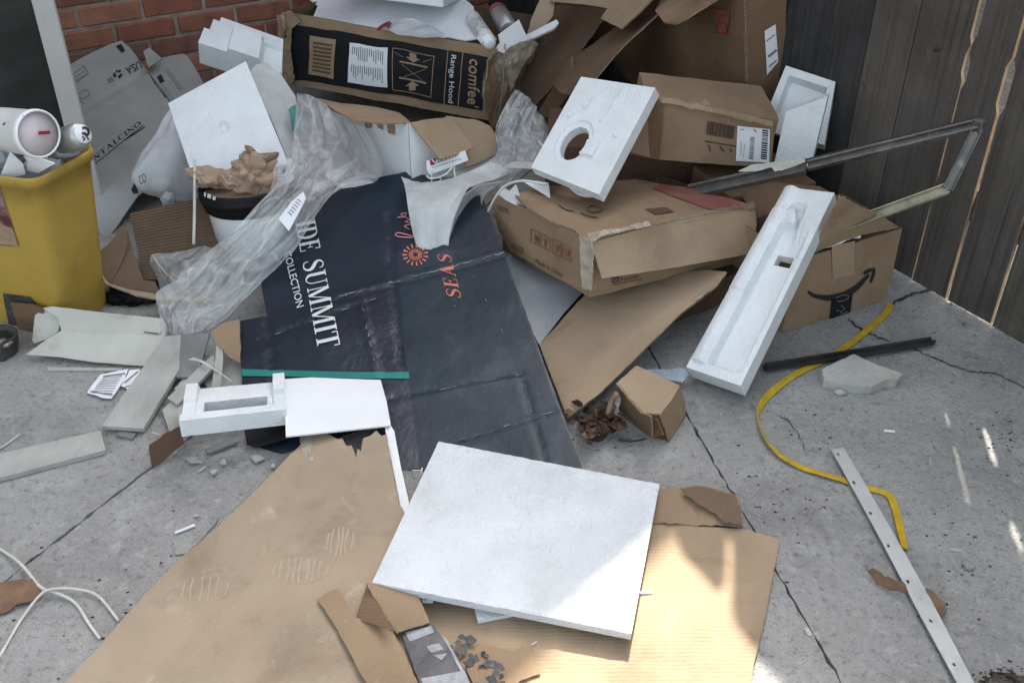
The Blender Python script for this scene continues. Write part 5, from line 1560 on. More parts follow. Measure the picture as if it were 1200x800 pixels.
# stacked cardboard sheets above the foam panel
S = Surf(W(655, 8, 3.90), W(712, 8, 3.70), W(628, 120, 3.50), .004, 6, seed=1)
tag(panel('cardboard_sheet', S, [(652, 5), (680, 8), (713, 8), (705, 24), (672, 70), (640, 108), (626, 122), (600, 112), (604, 85), (630, 48)], .006, CE('card_inner'), None, (), .016, .0015, 1), 'dusty brown cardboard sheet leaning next to the right end of the black carton', 'cardboard')
S = Surf(W(668, 0, 3.60), W(766, -2, 3.22), W(728, 34, 3.25), .003, 6, seed=2)
tag(panel('cardboard_sheet', S, [(640, -40), (645, 2), (690, 6), (712, 10), (704, 22), (718, 29), (728, 34), (748, 16), (768, -4), (780, -40)], .006, CE('card_pale'), None, (), .016, .001, 2), 'pale brown cardboard sheet with a pointed corner, topmost at the upper edge', 'cardboard')
S = Surf(W(772, 12, 3.30), W(668, 108, 3.16), W(640, 112, 3.32), .004, 8, seed=3)
tag(panel('cardboard_sheet', S, [(774, 10), (770, 18), (740, 44), (720, 66), (690, 100), (672, 112), (655, 108), (645, 95), (664, 70), (690, 55), (716, 36), (745, 18), (766, 8)], .005, CE('card_inner'), None, (), .014, .0012, 4), 'narrow brown cardboard sheet slanting down to the foam panel with a hole', 'cardboard')
S = Surf(W(664, 68, 3.45), W(670, 110, 3.35), W(640, 130, 3.45), .003, 8, seed=3)
tag(panel('cardboard_sheet', S, [(670, 66), (672, 100), (664, 112), (648, 136), (625, 140), (640, 115)], .005, CE('card_dark'), None, (), .014, .0012, 5), 'small dark cardboard sheet in the gap left of the foam panel with a hole', 'cardboard')

# foam panel with a round hole
P = [W(622, 196, 2.56), W(702, 228, 2.35), W(768, 103, 2.66), W(681, 90, 2.80)]
SHF = Surf(P[0], P[1], P[3])
Uq, Vq = P[1] - P[0], P[3] - P[0]
def st_of(x, y):
    q = SHF.px(x, y)
    w0 = SHF.O + SHF.U * q.x + SHF.V * q.y - P[0]
    a11, a12, a22 = Uq.dot(Uq), Uq.dot(Vq), Vq.dot(Vq)
    b1, b2 = w0.dot(Uq), w0.dot(Vq)
    D = a11 * a22 - a12 * a12
    return (b1 * a22 - b2 * a12) / D, (a11 * b2 - a12 * b1) / D
hc = st_of(671, 168)
hrx = abs(st_of(683, 170)[0] - hc[0]) ; hry = .17
def inhole(s, t, k=1.0):
    x, y = s - hc[0], t - hc[1]
    return (x / (.165 * k)) ** 2 + (y / (.165 * k)) ** 2 < 1
dots = [(st_of(668, 136), .03), (st_of(686, 126), .035), (st_of(694, 118), .025), (st_of(724, 111), .02), (st_of(720, 163), .03)]
def hf(s, t):
    h = 0.0005 * noise.noise(Vector((s * 20, t * 20, 1)))
    if inhole(s, t, 1.35): h -= .006
    for (a, b), rr in dots:
        if (s - a) ** 2 + (t - b) ** 2 < rr * rr: h += .006
    a0, b0_ = st_of(722, 115); a1, b1_ = st_of(702, 146)
    tt = max(0, min(1, ((s - a0) * (a1 - a0) + (t - b0_) * (b1_ - b0_)) / ((a1 - a0) ** 2 + (b1_ - b0_) ** 2)))
    if math.hypot(s - a0 - tt * (a1 - a0), t - b0_ - tt * (b1_ - b0_)) < .014: h += .005
    a, b = st_of(690, 176)
    if abs(s - a) < .10 and abs(t - b) < .07: h += .008
    if .80 < t < .965 and .42 < s < .96: h += .0012 * (math.sin(s * 150) > 0)
    return h
tag(relief('holed_foam_slab', P[0], P[1], P[2], P[3], 140, 140, hf, .030, M['foam'], mask=lambda s, t: not inhole(s, t)), 'white foam panel with a large round hole leaning on the brown lidded carton', 'foam panel')

# foam tray at the back right
P = [W(892, 148, 2.85), W(966, 170, 2.76), W(979, 96, 2.82), W(921, 77, 2.95)]
def hf(s, t):
    e = min(s, 1 - s, 1 - t)
    return 0 if e < .13 else (-.03 if e > .17 else -.03 * (e - .13) / .04)
tr = thing('foam_tray', 'white foam tray standing against the fence behind the shipping label', 'foam tray', W(900, 195, 2.75))
relief('tray', P[0], P[1], P[2], P[3], 40, 40, hf, .05, M['foam'], tr)
P = [W(906, 197, 2.67), W(950, 195, 2.63), W(970, 113, 2.65), W(921, 131, 2.68)]
relief('tray_wall', P[0], P[1], P[2], P[3], 8, 8, lambda s, t: 0, .035, M['foam'], tr)

# ------------------------------------------------------------------ carton with the smile mark
sm = thing('smile_carton', 'brown carton with a black curved arrow and black tape by the fence', 'carton', (.81, 2.40, 0))
body, face = carton('carton_body', (.813, 2.402, .112), (0, 0, 27.4), (.36, .23, .220), [M['card'], M['card_inner']], sm, .004, True, 7, .003, 12)
SS = face('F')
def smq(pts): return pxpoly(SS, pts)
A_ = [(946, 341), (953, 346), (967, 348.5), (980, 347), (992, 343.5), (1004, 336), (1013, 327), (1018, 322)]
Wd = [3.0, 4.5, 6.5, 7.5, 7.5, 6.5, 4.5, 3.0]
v2, f2 = ribbon2(cat([Vector((x, y, 0)) for x, y in A_], 4), [Wd[min(7, i // 4)] + (Wd[min(7, i // 4 + 1)] - Wd[min(7, i // 4)]) * (i % 4) / 4 for i in range(29)])
decal('arrow_mark', SS, [[SS.px(v2[i].x, v2[i].y) for i in (k, k + 1, k + 3, k + 2)] for k in range(0, len(v2) - 2, 2)], M['ink'], sm, .0022)
decal('arrow_mark', SS, [smq([(1010, 319), (1017, 315), (1025, 313.5), (1025.5, 317), (1019, 319), (1012, 322)]), smq([(1021, 316), (1025.5, 315), (1025, 322), (1021, 332), (1018, 330), (1021, 322)])], M['ink'], sm, .0024)
btp = decal('black_tape', SS, [smq([(973, 349), (998, 343), (995, 374), (993, 379), (969, 383), (972, 368)])], M['black'], sm, .0036, .02)
decal('lettering', SS, pxline(SS, [(977, 348), (985, 345), (993, 346), (988, 351), (979, 352)], .9) + pxline(SS, [(984, 357), (989, 361), (983, 365)], .9, False) + pxline(SS, [(979, 363), (982, 363)], 1.2, False) + pxline(SS, [(975, 378), (985, 375)], 1.2, False) + pxline(SS, [(984, 367), (993, 364)], .8, False), M['grey_ink'], btp, .0048)
decal('paper_tape', SS, [smq([(974, 287), (1001, 281), (1000, 321), (974, 326)])], M['card_pale'], sm, .0030, .02)
STm = Surf(W(1052, 267, 2.37), W(985, 228, 2.58), W(930, 309, 2.22), .005, 9, seed=4)
STm = Surf(face('F').at(Vector((0, .222))), face('F').at(Vector((.36, .222))), face('K').at(Vector((0, .222))), .004, 9, seed=4)
panel('flap', STm, [(955, 296), (985, 284), (1022, 273), (1053, 266), (1034, 254), (1000, 238), (985, 230), (975, 250)], .004, CE('card_pale'), sm, (), .014, .0025, 5)
panel('torn_paper', Surf(G(975, 290, .235), G(1008, 278, .235), G(990, 270, .245), .006, 24, seed=3), [(960, 292), (972, 276), (990, 268), (1004, 270), (1009, 278), (992, 282), (976, 288)], .002, [M['paper']], sm, (), .008, .003, 3)
panel('torn_paper', Surf(G(975, 290, .240), G(1008, 278, .240), G(990, 270, .252), .006, 24, seed=8), [(985, 272), (1002, 265), (1006, 276), (996, 280)], .002, [M['plast_grey']], sm, (), .008, .003, 6)
# dark filler blocks for black gaps, then a low carton behind the long tray
dk2 = thing('dark_box', 'dark brown block added to blacken the gap under the barcode carton', 'carton', (.48, 2.95, 0))  # added block, its dark colour stands in for the shade here
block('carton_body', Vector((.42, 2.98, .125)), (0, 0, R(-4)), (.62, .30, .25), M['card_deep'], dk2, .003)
dk3 = thing('shadow_fill_block', 'dark block added to deepen the shadow below the brown cardboard sheet', 'carton', (.47, 2.33, 0))  # added filler, keeps the shadowed ground under the sheet black
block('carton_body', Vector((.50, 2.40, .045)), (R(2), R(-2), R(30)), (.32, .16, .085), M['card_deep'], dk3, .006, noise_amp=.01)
dk = thing('dark_box', 'dark brown carton in the shade behind the long foam tray', 'carton', G(880, 300, 0))
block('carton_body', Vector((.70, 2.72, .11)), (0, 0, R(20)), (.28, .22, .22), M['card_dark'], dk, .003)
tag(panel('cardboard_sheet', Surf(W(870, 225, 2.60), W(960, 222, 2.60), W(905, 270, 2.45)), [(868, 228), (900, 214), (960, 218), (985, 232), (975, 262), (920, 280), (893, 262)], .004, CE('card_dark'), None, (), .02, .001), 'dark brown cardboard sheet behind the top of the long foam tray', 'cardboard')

# ------------------------------------------------------------------ metal door frame piece
mf = thing('metal_frame', 'bent grey metal door frame lying across the boxes against the fence', 'metal frame', W(985, 262, 2.30))
K0, K1, K2, K3, K4 = W(808, 226, 2.58), W(945, 196, 2.45), W(1147, 147, 2.32), W(1110, 222, 2.27), W(978, 270, 2.245)
upv = Vector((0, -.5, .86))
def channel(A, B, wd, base, mat, lip=.006, ht_=.010):
    d = (B - A).normalized()
    beam('channel_web', A, B, wd, .004, M[mat], base, upv)
    beam('channel_lip', A, B, lip, ht_ + .004, M[mat], base, upv, off=(wd / 2 - lip / 2 + .001, .005))
    beam('channel_lip', A, B, lip, ht_ + .004, M[mat], base, upv, off=(-wd / 2 + lip / 2 - .001, .005))
channel(K0, K1, .038, mf, 'metal', .008, .014)
channel(K1 + (K2 - K1) * .01, K2, .026, mf, 'metal')
beam('rubber_seal', K1, K2, .005, .012, M['rubber'], mf, upv, off=(.0165, .006))
channel(K2 - (K2 - K3) * .02, K3, .024, mf, 'metal', .004, .007)
channel(K3, K4, .026, mf, 'metal_warm', .004, .008)
block('corner_bracket', K2, Mf, (.03, .02, .03), M['metal'], mf, .003)
S = Surf(W(868, 202, 2.47), W(944, 187, 2.42), W(940, 205, 2.40), .004, 20, seed=4)
panel('chipped_paint', S, [(865, 201), (880, 193), (905, 190), (943, 186), (944, 190), (925, 197), (908, 201), (904, 196), (885, 201)], .004, [M['plaster']], mf, (), .008, .002, 3)

# ------------------------------------------------------------------ long foam tray leaning on the cartons
P = [W(804, 430, 1.995), W(868, 452, 1.905), W(978, 226, 2.265), W(920, 219, 2.375)]
def hf(s, t):
    # rim, rolled channel on the left, floor on the right
    h = 0
    if s < .30 and t > .04:
        h = .010 * math.sin(math.pi * min(1, s / .30)) + (.004 if .42 < t < .88 else 0)
    e = min(1, max(0, (s - .30) / .05)) * min(1, max(0, (.90 - s) / .07)) * min(1, max(0, (t - .045) / .02)) * min(1, max(0, (.93 - t) / .03))
    if s > .30:
        h = -.022 * e
        f = min(1, max(0, (t - .66) / .14)) * min(1, max(0, (s - (.62 - (t - .66) * .4)) / .10))
        h += .022 * e * f
        d_ = abs((s - .70) + (t - .80) * .55) / .035
        if .72 < t < .86 and d_ < 1: h -= .006 * (1 - d_ * d_)
        g_ = math.hypot((s - .30) / .26, (t - .80) / .10)
        if t > .80 and s < .58 and g_ < 1.0: h = max(h, .007 * math.sin(math.pi * min(1, (1 - g_) / .75)))
    return h + .0006 * noise.noise(Vector((s * 10, t * 30, 3)))
sl0 = .55
tag(relief('foam_tray', P[0], P[1], P[2], P[3], 48, 110, hf, .052, M['foam'], mask=lambda s, t: not (.48 < s < .80 and .605 < t < .665), smooth=False), 'long white moulded foam tray with a small slot leaning in front of the smile carton', 'foam tray')

# ------------------------------------------------------------------ cardboard, pale sheet and small carton under the lidded carton
SC_ = Surf(G(640, 420, .055), G(845, 320, .150), G(668, 489, .012), .004, 5, seed=8, fn=lambda q: 0)
SC_ = Surf(W(852, 320, 2.28), W(668, 489, 1.845), W(634, 405, 2.12), .004, 5, seed=8)
sc = tag(panel('cardboard_sheet', SC_, [(632, 404), (690, 340), (760, 322), (830, 316), (852, 318), (840, 335), (800, 365), (762, 402), (740, 425), (700, 463), (665, 490), (650, 450)], .005, CE('card_pale'), None, (), .014, .0012, 3), 'smooth brown cardboard sheet with a staple below the lidded carton', 'cardboard')
tube('staple', [SC_.at(SC_.px(816, 352), .003), SC_.at(SC_.px(831, 342), .003)], .0022, M['steel'], sc, 6, 1)
S = Surf(W(600, 330, 2.40), W(684, 345, 2.34), W(628, 404, 2.125), .002, 6, seed=3)
tag(panel('pale_sheet', S, [(592, 300), (640, 300), (690, 335), (660, 368), (632, 404), (622, 385), (606, 340)], .006, [M['marble'], M['ink'], M['ink']], None, (), .02, .0005), 'pale marbled sheet between the navy carton and the brown cardboard sheet', 'sheet')
oc = thing('small_open_carton', 'small crushed brown carton lying on its side with an open end', 'carton', G(780, 517, 0))
fT = [G(722, 449, .105), G(752, 484, .088), G(774, 486, .085), G(797, 452, .098), G(746, 428, .118)]
S = Surf(G(722, 450, .105), G(774, 486, .085), G(797, 452, .095), .002, 10, seed=3)
panel('side', S, [(722, 449), (746, 428), (764, 436), (797, 452), (786, 470), (774, 485), (752, 484)], .004, CE('card_pale'), oc, (), .01, .0008, 2)
S = Surf(G(774, 486, .085), G(797, 453, .095), G(783, 517, .003), .002, 10, seed=4)
panel('side', S, [(774, 486), (786, 470), (797, 452), (803, 470), (804, 484), (795, 502), (784, 517)], .004, CE('card'), oc, (), .01, .0008, 2)
S = Surf(G(722, 449, .105), G(752, 484, .088), G(730, 482, .01), .002, 10, seed=5)
panel('side', S, [(722, 449), (752, 484), (762, 488), (764, 512), (742, 498), (724, 483), (727, 468)], .004, CE('card_inner'), oc, (), .01, .0008, 3)
S = Surf(G(724, 483, .006), G(783, 517, .003), G(800, 486, .004))
panel('side', S, [(724, 483), (764, 512), (784, 517), (804, 486), (770, 470)], .004, CE('card_dark'), oc, (), .012, .0008, 3)
panel('inner_flap', Surf(G(764, 490, .07), G(772, 500, .05), G(766, 512, .01)), [(760, 487), (770, 492), (778, 510), (766, 512)], .003, CE('card_dark'), oc, (), .01)
tag(panel('crumpled_paper', Surf(G(758, 438, .02), G(806, 438, .03), G(800, 450, .015), .008, 20, seed=3), [(748, 436), (762, 433), (800, 432), (808, 437), (800, 449), (790, 446), (760, 440)], .002, [M['plast_grey']], None, (), .008, .002, 3), 'crumpled grey paper peeking out behind the small crushed carton', 'paper')
tag(tube('stick', [G(712, 486, .03), G(717, 470, .06), G(723, 461, .09)], .007, M['card'], None, 5, 3), 'short brown stick standing among the dead leaves', 'stick')
# dead leaves
r = random.Random(4)
for i in range(46):
    x, y = r.gauss(698, 15), r.gauss(494, 11)
    if y > 518: y -= 18
    if y < 470: y += 14
    if x < 690 and y > 505: y -= 15
    hh = r.uniform(.005, .045)
    a = r.uniform(0, 6.28); L = r.uniform(6, 15)
    S = Surf(G(x, y, hh), G(x + L * math.cos(a), y + L * .7 * math.sin(a), hh + r.uniform(-.004, .03)), G(x - L * math.sin(a) * .6, y + L * .5 * math.cos(a), hh + r.uniform(-.004, .02)), .007, 40, seed=i)
    pts = [(x + L * (.25 + .75 * abs(math.cos(1.5 * (k - 0) * .7))) * math.cos(a + k * .9) * .8, y + L * .55 * (.4 + .6 * r.random()) * math.sin(a + k * .9)) for k in range(7)]
    tag(panel('dead_leaf', S, pts, .0012, [M['leaf'] if i % 7 else M['leaf_pale']], None, (), .006, .004, i), 'dry dark brown leaf in the pile beside the small crushed carton', 'leaf', 'dead leaves piled beside the small crushed carton')
tag(tube('twig', [G(725, 515, .006), G(740, 517, .008), G(757, 514, .006)], .0022, M['leaf'], None, 5, 3), 'thin dark twig lying just below the small crushed carton', 'twig')

# ------------------------------------------------------------------ right side: strap, black strip, metal strip, rubble
pts = [(1044, 356), (1037, 368), (1015, 388), (990, 407), (962, 424), (935, 437), (910, 455), (893, 474), (888, 492), (896, 515), (914, 534), (938, 547), (965, 556), (990, 563), (1010, 570), (1034, 576), (1044, 583), (1050, 600), (1055, 622), (1060, 644)]
tw = [0, 0, 0, 0, .2, 0, .3, .8, 1.25, .9, .3, .1, .2, .1, .0, .0, .0, .2, .3, .5]
def twist(t):
    f = t * (len(tw) - 1); i = min(int(f), len(tw) - 2)
    return tw[i] + (tw[i + 1] - tw[i]) * (f - i)
tag(strap('yellow_strap', [G(x, y, .004) for x, y in pts], .017, .0014, M['strap_y'], None, twist, 6), 'long twisted yellow strap trailing over the concrete from the smile carton', 'strap')
rs = thing('black_strip', 'thin black rubber strip lying on the concrete below the smile carton', 'strip', G(1000, 415, 0))
beam('strip', G(896, 432, .012), G(1093, 401, .012), .020, .006, M['rubber'], rs)
beam('strip_rib', G(896, 428, .018), G(1091, 397, .018), .006, .012, M['rubber'], rs)
blob('end_knob', G(1094, 400, .012), (.007, .006, .006), M['rubber'], rs, .2, 2, 2)
S = Surf(G(965, 432, .030), G(1058, 438, .026), G(1000, 416, .034), .0014, 14, seed=3)
tag(panel('plaster_fragment', S, [(963, 433), (980, 424), (1000, 415), (1030, 428), (1059, 438), (1052, 444), (1040, 444), (1022, 453), (1000, 452), (984, 449), (966, 444)], .026, [M['plaster']], None, (), .008, .0016, 3, False), 'broken pale plaster slab on the concrete just below the black strip', 'plaster')
tag(blob('plaster_crumb', G(984, 459, .006), (.014, .010, .007), M['plaster'], None, .35, 2, 2, seed=3), 'small plaster crumb directly in front of the broken plaster slab', 'plaster')
# punched metal strip
mpx = [(974, 526), (989, 524), (1040, 612), (1090, 700), (1142, 800), (1190, 895), (1172, 895), (1122, 800), (1074, 712), (1026, 620)]
S = Surf(G(981, 525, .014), G(1132, 800, .012), G(1142, 800, .012))
holes = []
for x, y in ((982, 532), (1000.5, 565), (1020, 601), (1041, 639), (1064, 681), (1090.5, 727), (1118, 778), (1146, 832)):
    holes.append([(x - 2.3, y - 1.6), (x + .6, y - 2.1), (x + 2.4, y + 1.6), (x - .4, y + 2.0)])
tag(panel('punched_strip', S, mpx, .003, [M['steel']], None, holes, .03, .0), 'galvanised metal strip with a row of punched holes lying across the concrete', 'metal strip')
S = Surf(G(1015, 668, .016), G(1060, 695, .018), G(1040, 690, .008), .006, 26, seed=5)
tag(panel('bark_piece', S, [(1014, 667), (1022, 665), (1036, 675), (1058, 682), (1064, 694), (1044, 692), (1026, 684)], .003, [M['leaf_pale']], None, (), .006, .003, 2), 'curled piece of dry bark on the left side of the punched metal strip', 'bark')
S = Surf(G(1086, 690, .016), G(1106, 712, .018), G(1100, 724, .006), .006, 26, seed=7)
tag(panel('bark_piece', S, [(1085, 689), (1092, 691), (1106, 706), (1109, 716), (1102, 723), (1094, 714)], .003, [M['leaf_pale']], None, (), .006, .003, 3), 'curled piece of dry bark on the right side of the punched metal strip', 'bark')

# ------------------------------------------------------------------ left side: bent vinyl piece, boards, slats, leaflet
gt = thing('vinyl_offcut', 'bent dirty white vinyl offcut lying in front of the yellow bin', 'offcut', G(110, 425, 0))
S = Surf(G(64, 388, .055), G(188, 392, .050), G(180, 372, .085), .002, 10, seed=2)
panel('face', S, [(50, 361), (62, 359), (120, 366), (190, 373), (189, 382), (188, 391), (120, 391), (72, 388), (68, 372)], .003, [M['gutter']], gt, (), .012, .0006, 2)
S = Surf(G(72, 388, .055), G(188, 391, .050), G(170, 429, .006), .002, 10, seed=3)
panel('face', S, [(72, 387), (120, 391), (189, 391), (193, 394), (182, 412), (170, 429), (110, 424), (70, 418), (30, 415), (48, 402)], .003, [M['gutter']], gt, (), .012, .0006, 3)
S = Surf(G(42, 366, .075), G(66, 364, .085), G(38, 401, .02), .004, 14, seed=4)
panel('end_flap', S, [(42, 369), (52, 362), (65, 365), (71, 378), (68, 388), (55, 398), (40, 402), (38, 398)], .003, [M['gutter']], gt, (), .01, .001, 4)
S = Surf(G(189, 374, .085), G(193, 395, .045), G(188, 391, .05))
panel('end_flap', S, [(189, 373), (194, 382), (194, 396), (187, 402), (184, 391)], .003, [M['gutter']], gt, (), .01, .001, 4)
decal('rust_mark', Surf(G(64, 388, .0555), G(188, 392, .0505), G(180, 372, .0855)), [q for q in pxline(Surf(G(64, 388, .055), G(188, 392, .050), G(180, 372, .085)), [(169, 389), (186, 391)], 1.1, False)], M['rubber'], gt, .002)
def board(px, h, thick, mat, label, catg, tilt=None, seed=0, jag=.0008):
    S = Surf(G(px[0][0], px[0][1], h[0]), G(px[1][0], px[1][1], h[1]), G(px[2][0], px[2][1], h[2]), .0006, 10, seed=seed)
    return tag(panel({'board': 'board', 'slat': 'slat', 'sheet': 'grey_sheet', 'strip': 'strip'}[catg], S, px, thick, [M[mat]], None, (), .012, jag, seed), label, catg)
board([(119, 499), (168, 502), (210, 432), (212, 392), (193, 394)], (.020, .020, .040), .011, 'plank', 'wide pale painted board running from the vinyl offcut towards the viewer', 'board', seed=1)
board([(-40, 540), (118, 504), (124, 527), (-40, 570)], (.016, .016, .014), .012, 'plank', 'pale painted board lying at the left edge of the photo', 'board', seed=2)
board([(196, 441), (231, 442), (246, 390), (212, 391)], (.036, .034, .050), .006, 'greytile', 'dark grey rectangular sheet lying on the wide painted board', 'sheet', seed=3)
board([(55, 430), (142, 431), (144, 434), (56, 434)], (.006, .006, .004), .004, 'plank', 'very thin pale strip on the concrete in front of the vinyl offcut', 'strip', seed=4)
board([(196, 466), (208, 474), (252, 428), (250, 415), (240, 424)], (.028, .026, .05), .008, 'plank', 'pale slat crossing under the upright slat beside the foam frame', 'slat', seed=5)
board([(248, 454), (259, 453), (262, 410), (254, 404)], (.050, .050, .060), .007, 'plank', 'narrow upright pale slat standing over the crossed slats', 'slat', seed=6)
board([(204, 455), (215, 462), (240, 432), (230, 428)], (.022, .020, .032), .006, 'plank', 'short pale slat left of the crossed slats', 'slat', seed=7)
board([(190, 480), (198, 505), (214, 498), (218, 470), (205, 465)], (.016, .012, .014), .006, 'plank', 'pale broken board end sticking out left of the foam frame', 'board', seed=8)
board([(136, 509), (155, 514), (160, 507), (140, 505)], (.010, .008, .008), .010, 'greytile', 'small grey offcut under the lower end of the wide painted board', 'sheet', seed=9)
board([(232, 440), (262, 400), (284, 430), (284, 455), (250, 462)], (.016, .03, .03), .005, 'plank', 'pale broken board under the upright slat', 'board', seed=10)
board([(240, 526), (244, 531), (280, 517), (276, 512)], (.012, .010, .012), .006, 'greytile', 'thin grey slat lying under the front of the foam frame', 'slat', seed=11)
S = Surf(G(248, 385, .08), G(280, 376, .10), G(275, 425, .06), .004, 12, seed=5)
tag(panel('cardboard_scrap', S, [(247, 388), (262, 378), (280, 374), (281, 400), (281, 425), (268, 418), (254, 402)], .004, CE('card'), None, (), .01, .002, 5), 'brown cardboard scrap at the left edge of the navy carton', 'cardboard')
S = Surf(G(176, 522, .05), G(212, 502, .065), G(178, 547, .003), .003, 12, seed=6)
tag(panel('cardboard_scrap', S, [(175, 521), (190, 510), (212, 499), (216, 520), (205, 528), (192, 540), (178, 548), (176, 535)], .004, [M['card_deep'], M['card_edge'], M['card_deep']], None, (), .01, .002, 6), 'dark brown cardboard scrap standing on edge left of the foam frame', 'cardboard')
S = Surf(G(240, 520, .015), G(330, 505, .03), G(320, 530, .01))
tag(panel('black_sheet', S, [(286, 502), (330, 498), (352, 506), (330, 516), (300, 524), (289, 520)], .004, [M['black']], None, (), .02), 'black sheet corner showing under the foam frame', 'sheet')
tag(tube('white_wire', [G(222, 421, .055), G(236, 423, .06), G(250, 432, .062), (G(262, 440, .05)), G(272, 448, .045)], .0026, M['cord'], None, 5, 4), 'bent white wire over the crossed slats', 'wire')
tag(tube('white_wire', [G(226, 419, .057), G(240, 426, .062), G(256, 436, .058)], .0022, M['cord'], None, 5, 4), 'short white wire right beside the bent white wire', 'wire')
for i, (pts, lab) in enumerate((([(102, 460), (118, 438), (150, 432), (146, 445), (131, 467), (120, 466)], 'white printed leaflet on the concrete, left one of the pair'), ([(142, 452), (152, 434), (164, 433), (164, 438), (150, 456)], 'white printed leaflet half under the wide board, right one of the pair'))):
    S = Surf(G(102, 460, .006 + .003 * i), G(131, 467, .006), G(150, 432, .010), .003, 14, seed=i + 2)
    o = tag(panel('leaflet', S, pts, .0008, [M['paper']], None, (), .008, .0008, i), lab, 'leaflet')
    ln = []
    if i == 0:
        for k in range(9):
            a, b = k / 9, 0
            ln += pxline(S, [(120 - 1.6 * k + 1, 442 + 2.3 * k), (145 - 1.7 * k, 438 + 2.9 * k)], .7, False)
        ln += pxline(S, [(121, 441), (147, 438)], 1.6, False) + pxline(S, [(106, 459), (132, 463)], 1.4, False)
    else:
        ln += pxline(S, [(146, 449), (162, 436)], 1.6, False) + pxline(S, [(146, 454), (152, 452)], 1.2, False) + pxline(S, [(150, 446), (160, 438)], .6, False)
    decal('lettering', S, ln, M['grey_ink'], o, .0012)

# cord loops and torn brown paper at the lower left
tag(tube('cord', [G(x, y, z) for x, y, z in ((-30, 625, .003), (0, 643, .003), (24, 660, .012), (47, 687, .016), (65, 694, .012), (88, 706, .004), (104, 730, .003), (117, 748, .003))], .0030, M['cord'], None, 7, 6), 'white flat cord, the one running from the left edge to the big carton', 'cord')
tag(tube('cord', [G(x, y, z) for x, y, z in ((-20, 800, .003), (0, 768, .003), (22, 730, .004), (44, 700, .016), (60, 690, .02), (90, 690, .012), (115, 698, .008), (139, 727, .004))], .0026, M['cord'], None, 7, 6), 'white flat cord, the one looping up from the bottom left over the other', 'cord')
S = Surf(G(0, 700, .012), G(48, 690, .016), G(20, 715, .006), .006, 18, seed=4)
tag(panel('torn_paper', S, [(-20, 684), (10, 680), (38, 678), (44, 684), (49, 692), (40, 702), (26, 706), (8, 718), (-20, 725)], .002, [M['leaf_pale']], None, (), .008, .003, 3), 'torn brown paper scrap under the white cords at the left edge', 'paper')
tag(tube('straw', [G(-4, 528, .004), G(12, 517, .006), G(23, 508, .008)], .002, M['cord'], None, 5, 2), 'thin white straw on the concrete above the left edge board', 'straw')
S = Surf(G(205, 640, .004), G(255, 612, .004), G(250, 640, .004))
tag(panel('grey_scrap', S, [(202, 634), (215, 628), (240, 612), (256, 606), (250, 616), (236, 632), (218, 648), (206, 650)], .003, [M['concrete']], None, (), .01, .002, 2), 'thin grey scrap beside the left edge of the big carton', 'scrap')
chips = [((205, 623), (228, 614), 2.0, 'long white splinter near the left edge of the big carton'), ((226, 603), (232, 603), 2.4, 'small white chip just above the long splinter'),
         ((618, 756), (628, 749), 1.5, 'white chip on the carton below the foam board'), ((1036, 502), (1049, 504), 2.2, 'pale oblong chip on the concrete right of the yellow strap'),
         ((1113, 641), (1127, 642), 2.5, 'pale stone chip on the concrete right of the punched strip'), ((945, 733), (951, 742), 3.0, 'white chip in the joint of the concrete'),
         ((750, 692), (765, 692), 2.6, 'white paper chip at the right edge of the foam board'), ((232, 551), (240, 545), 2.0, 'pale chip on the concrete in front of the foam frame'), ((178, 505), (188, 508), 2.2, 'white chip right of the wide painted board')]
for i, (a, b, wd, lab_) in enumerate(chips):
    A, B = G(*a, .008 if a[0] not in (618, 750) else .017), G(*b, .008 if a[0] not in (618, 750) else .017)
    tag(block('chip', (A + B) / 2 - Vector((0, 0, .005)), (0, 0, math.atan2((B - A).y, (B - A).x)), ((B - A).length, wd * .0026, .004), M['white' if i % 3 == 0 else 'plaster'], None, .0005, noise_amp=.0035), lab_, 'chip')
o = tag(blob('stone_chip', G(1135, 662, .006), (.011, .010, .008), M['concrete'], None, .4, 2, 2, seed=2), 'dark rough stone chip on the concrete near the lower right', 'stone')
for p in o.data.polygons: p.use_smooth = False
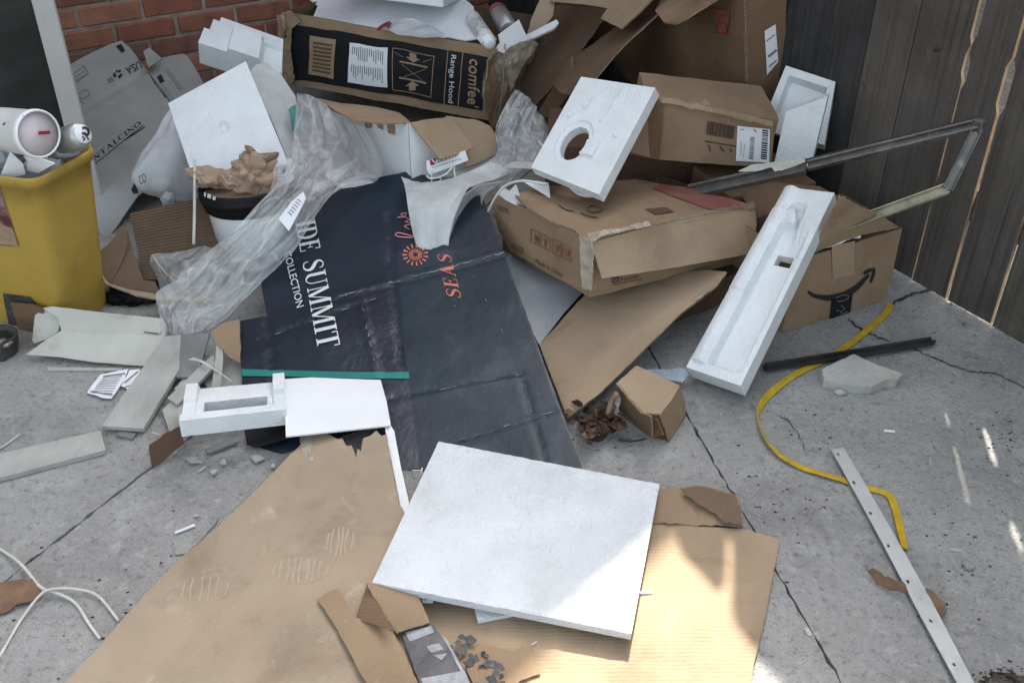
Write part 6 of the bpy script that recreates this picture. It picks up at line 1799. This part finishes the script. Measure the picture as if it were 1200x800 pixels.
# fine crumbs swept over the concrete
r = random.Random(12)
vt, fc = [], []
def crumb(x, y, s):
    c = G(x, y, s * .4)
    n = len(vt)
    for a in range(4):
        an = a * 1.57 + r.uniform(-.5, .5)
        vt.append(c + Vector((math.cos(an) * s * r.uniform(.6, 1.5), math.sin(an) * s * r.uniform(.4, 1), r.uniform(-.4, .1) * s)))
    vt.append(c + Vector((0, 0, s * .5)))
    for a in range(4): fc.append((n + a, n + (a + 1) % 4, n + 4))
for cx, cy, sx, sy, k in ((1120, 430, 70, 30, 50), (1090, 590, 60, 40, 60), (950, 600, 60, 80, 50), (1130, 700, 60, 60, 60), (180, 590, 90, 50, 90), (240, 540, 60, 20, 40), (120, 700, 60, 60, 30), (80, 460, 70, 40, 30), (800, 560, 60, 30, 40), (930, 690, 10, 60, 30), (870, 590, 10, 60, 20), (300, 530, 30, 10, 20), (1030, 470, 60, 20, 30)):
    for i in range(k): crumb(r.gauss(cx, sx), r.gauss(cy, sy), r.uniform(.0012, .0042))
tag(mk('crumbs', vt, fc, M['plaster'], None), kind='stuff')
vt, fc = [], []
for cx, cy, sx, sy, k in ((1180, 795, 22, 7, 110), (1130, 660, 25, 40, 40), (1100, 400, 50, 20, 30), (1170, 520, 20, 15, 40), (960, 570, 40, 40, 40), (150, 700, 80, 60, 60), (900, 620, 30, 60, 30), (700, 515, 25, 6, 25)):
    for i in range(k): crumb(r.gauss(cx, sx), r.gauss(cy, sy), r.uniform(.001, .0045))
tag(mk('leaf_litter', vt, fc, M['leaf'], None), kind='stuff')

# broken shards between the boards and the foam frame
r = random.Random(44)
for i, (x, y, L) in enumerate(((188, 452, 9), (222, 470, 12), (236, 424, 10), (262, 470, 9), (284, 470, 8), (186, 520, 7), (226, 538, 9), (262, 540, 6), (300, 536, 8), (320, 545, 5), (170, 478, 6), (270, 445, 11), (205, 528, 6), (250, 552, 5))):
    a = r.uniform(0, 3.1)
    S = Surf(G(x, y, .010), G(x + L * math.cos(a), y + L * math.sin(a), .010 + r.uniform(-.002, .008)), G(x - L * math.sin(a), y + L * math.cos(a), .008), .001, 30, seed=i)
    n = r.randrange(4, 6)
    pts = [(x + L * r.uniform(.6, 1.1) * math.cos(2 * math.pi * k / n + a) * (1.3 if k % 2 else .6), y + L * .6 * r.uniform(.6, 1.1) * math.sin(2 * math.pi * k / n + a)) for k in range(n)]
    tag(panel('shard', S, pts, .004, [M['plank' if i % 3 else 'plaster']], None, (), .008, .001, i), 'one of the small pale broken shards scattered round the boards and the foam frame', 'shard', 'pale shards scattered round the boards')
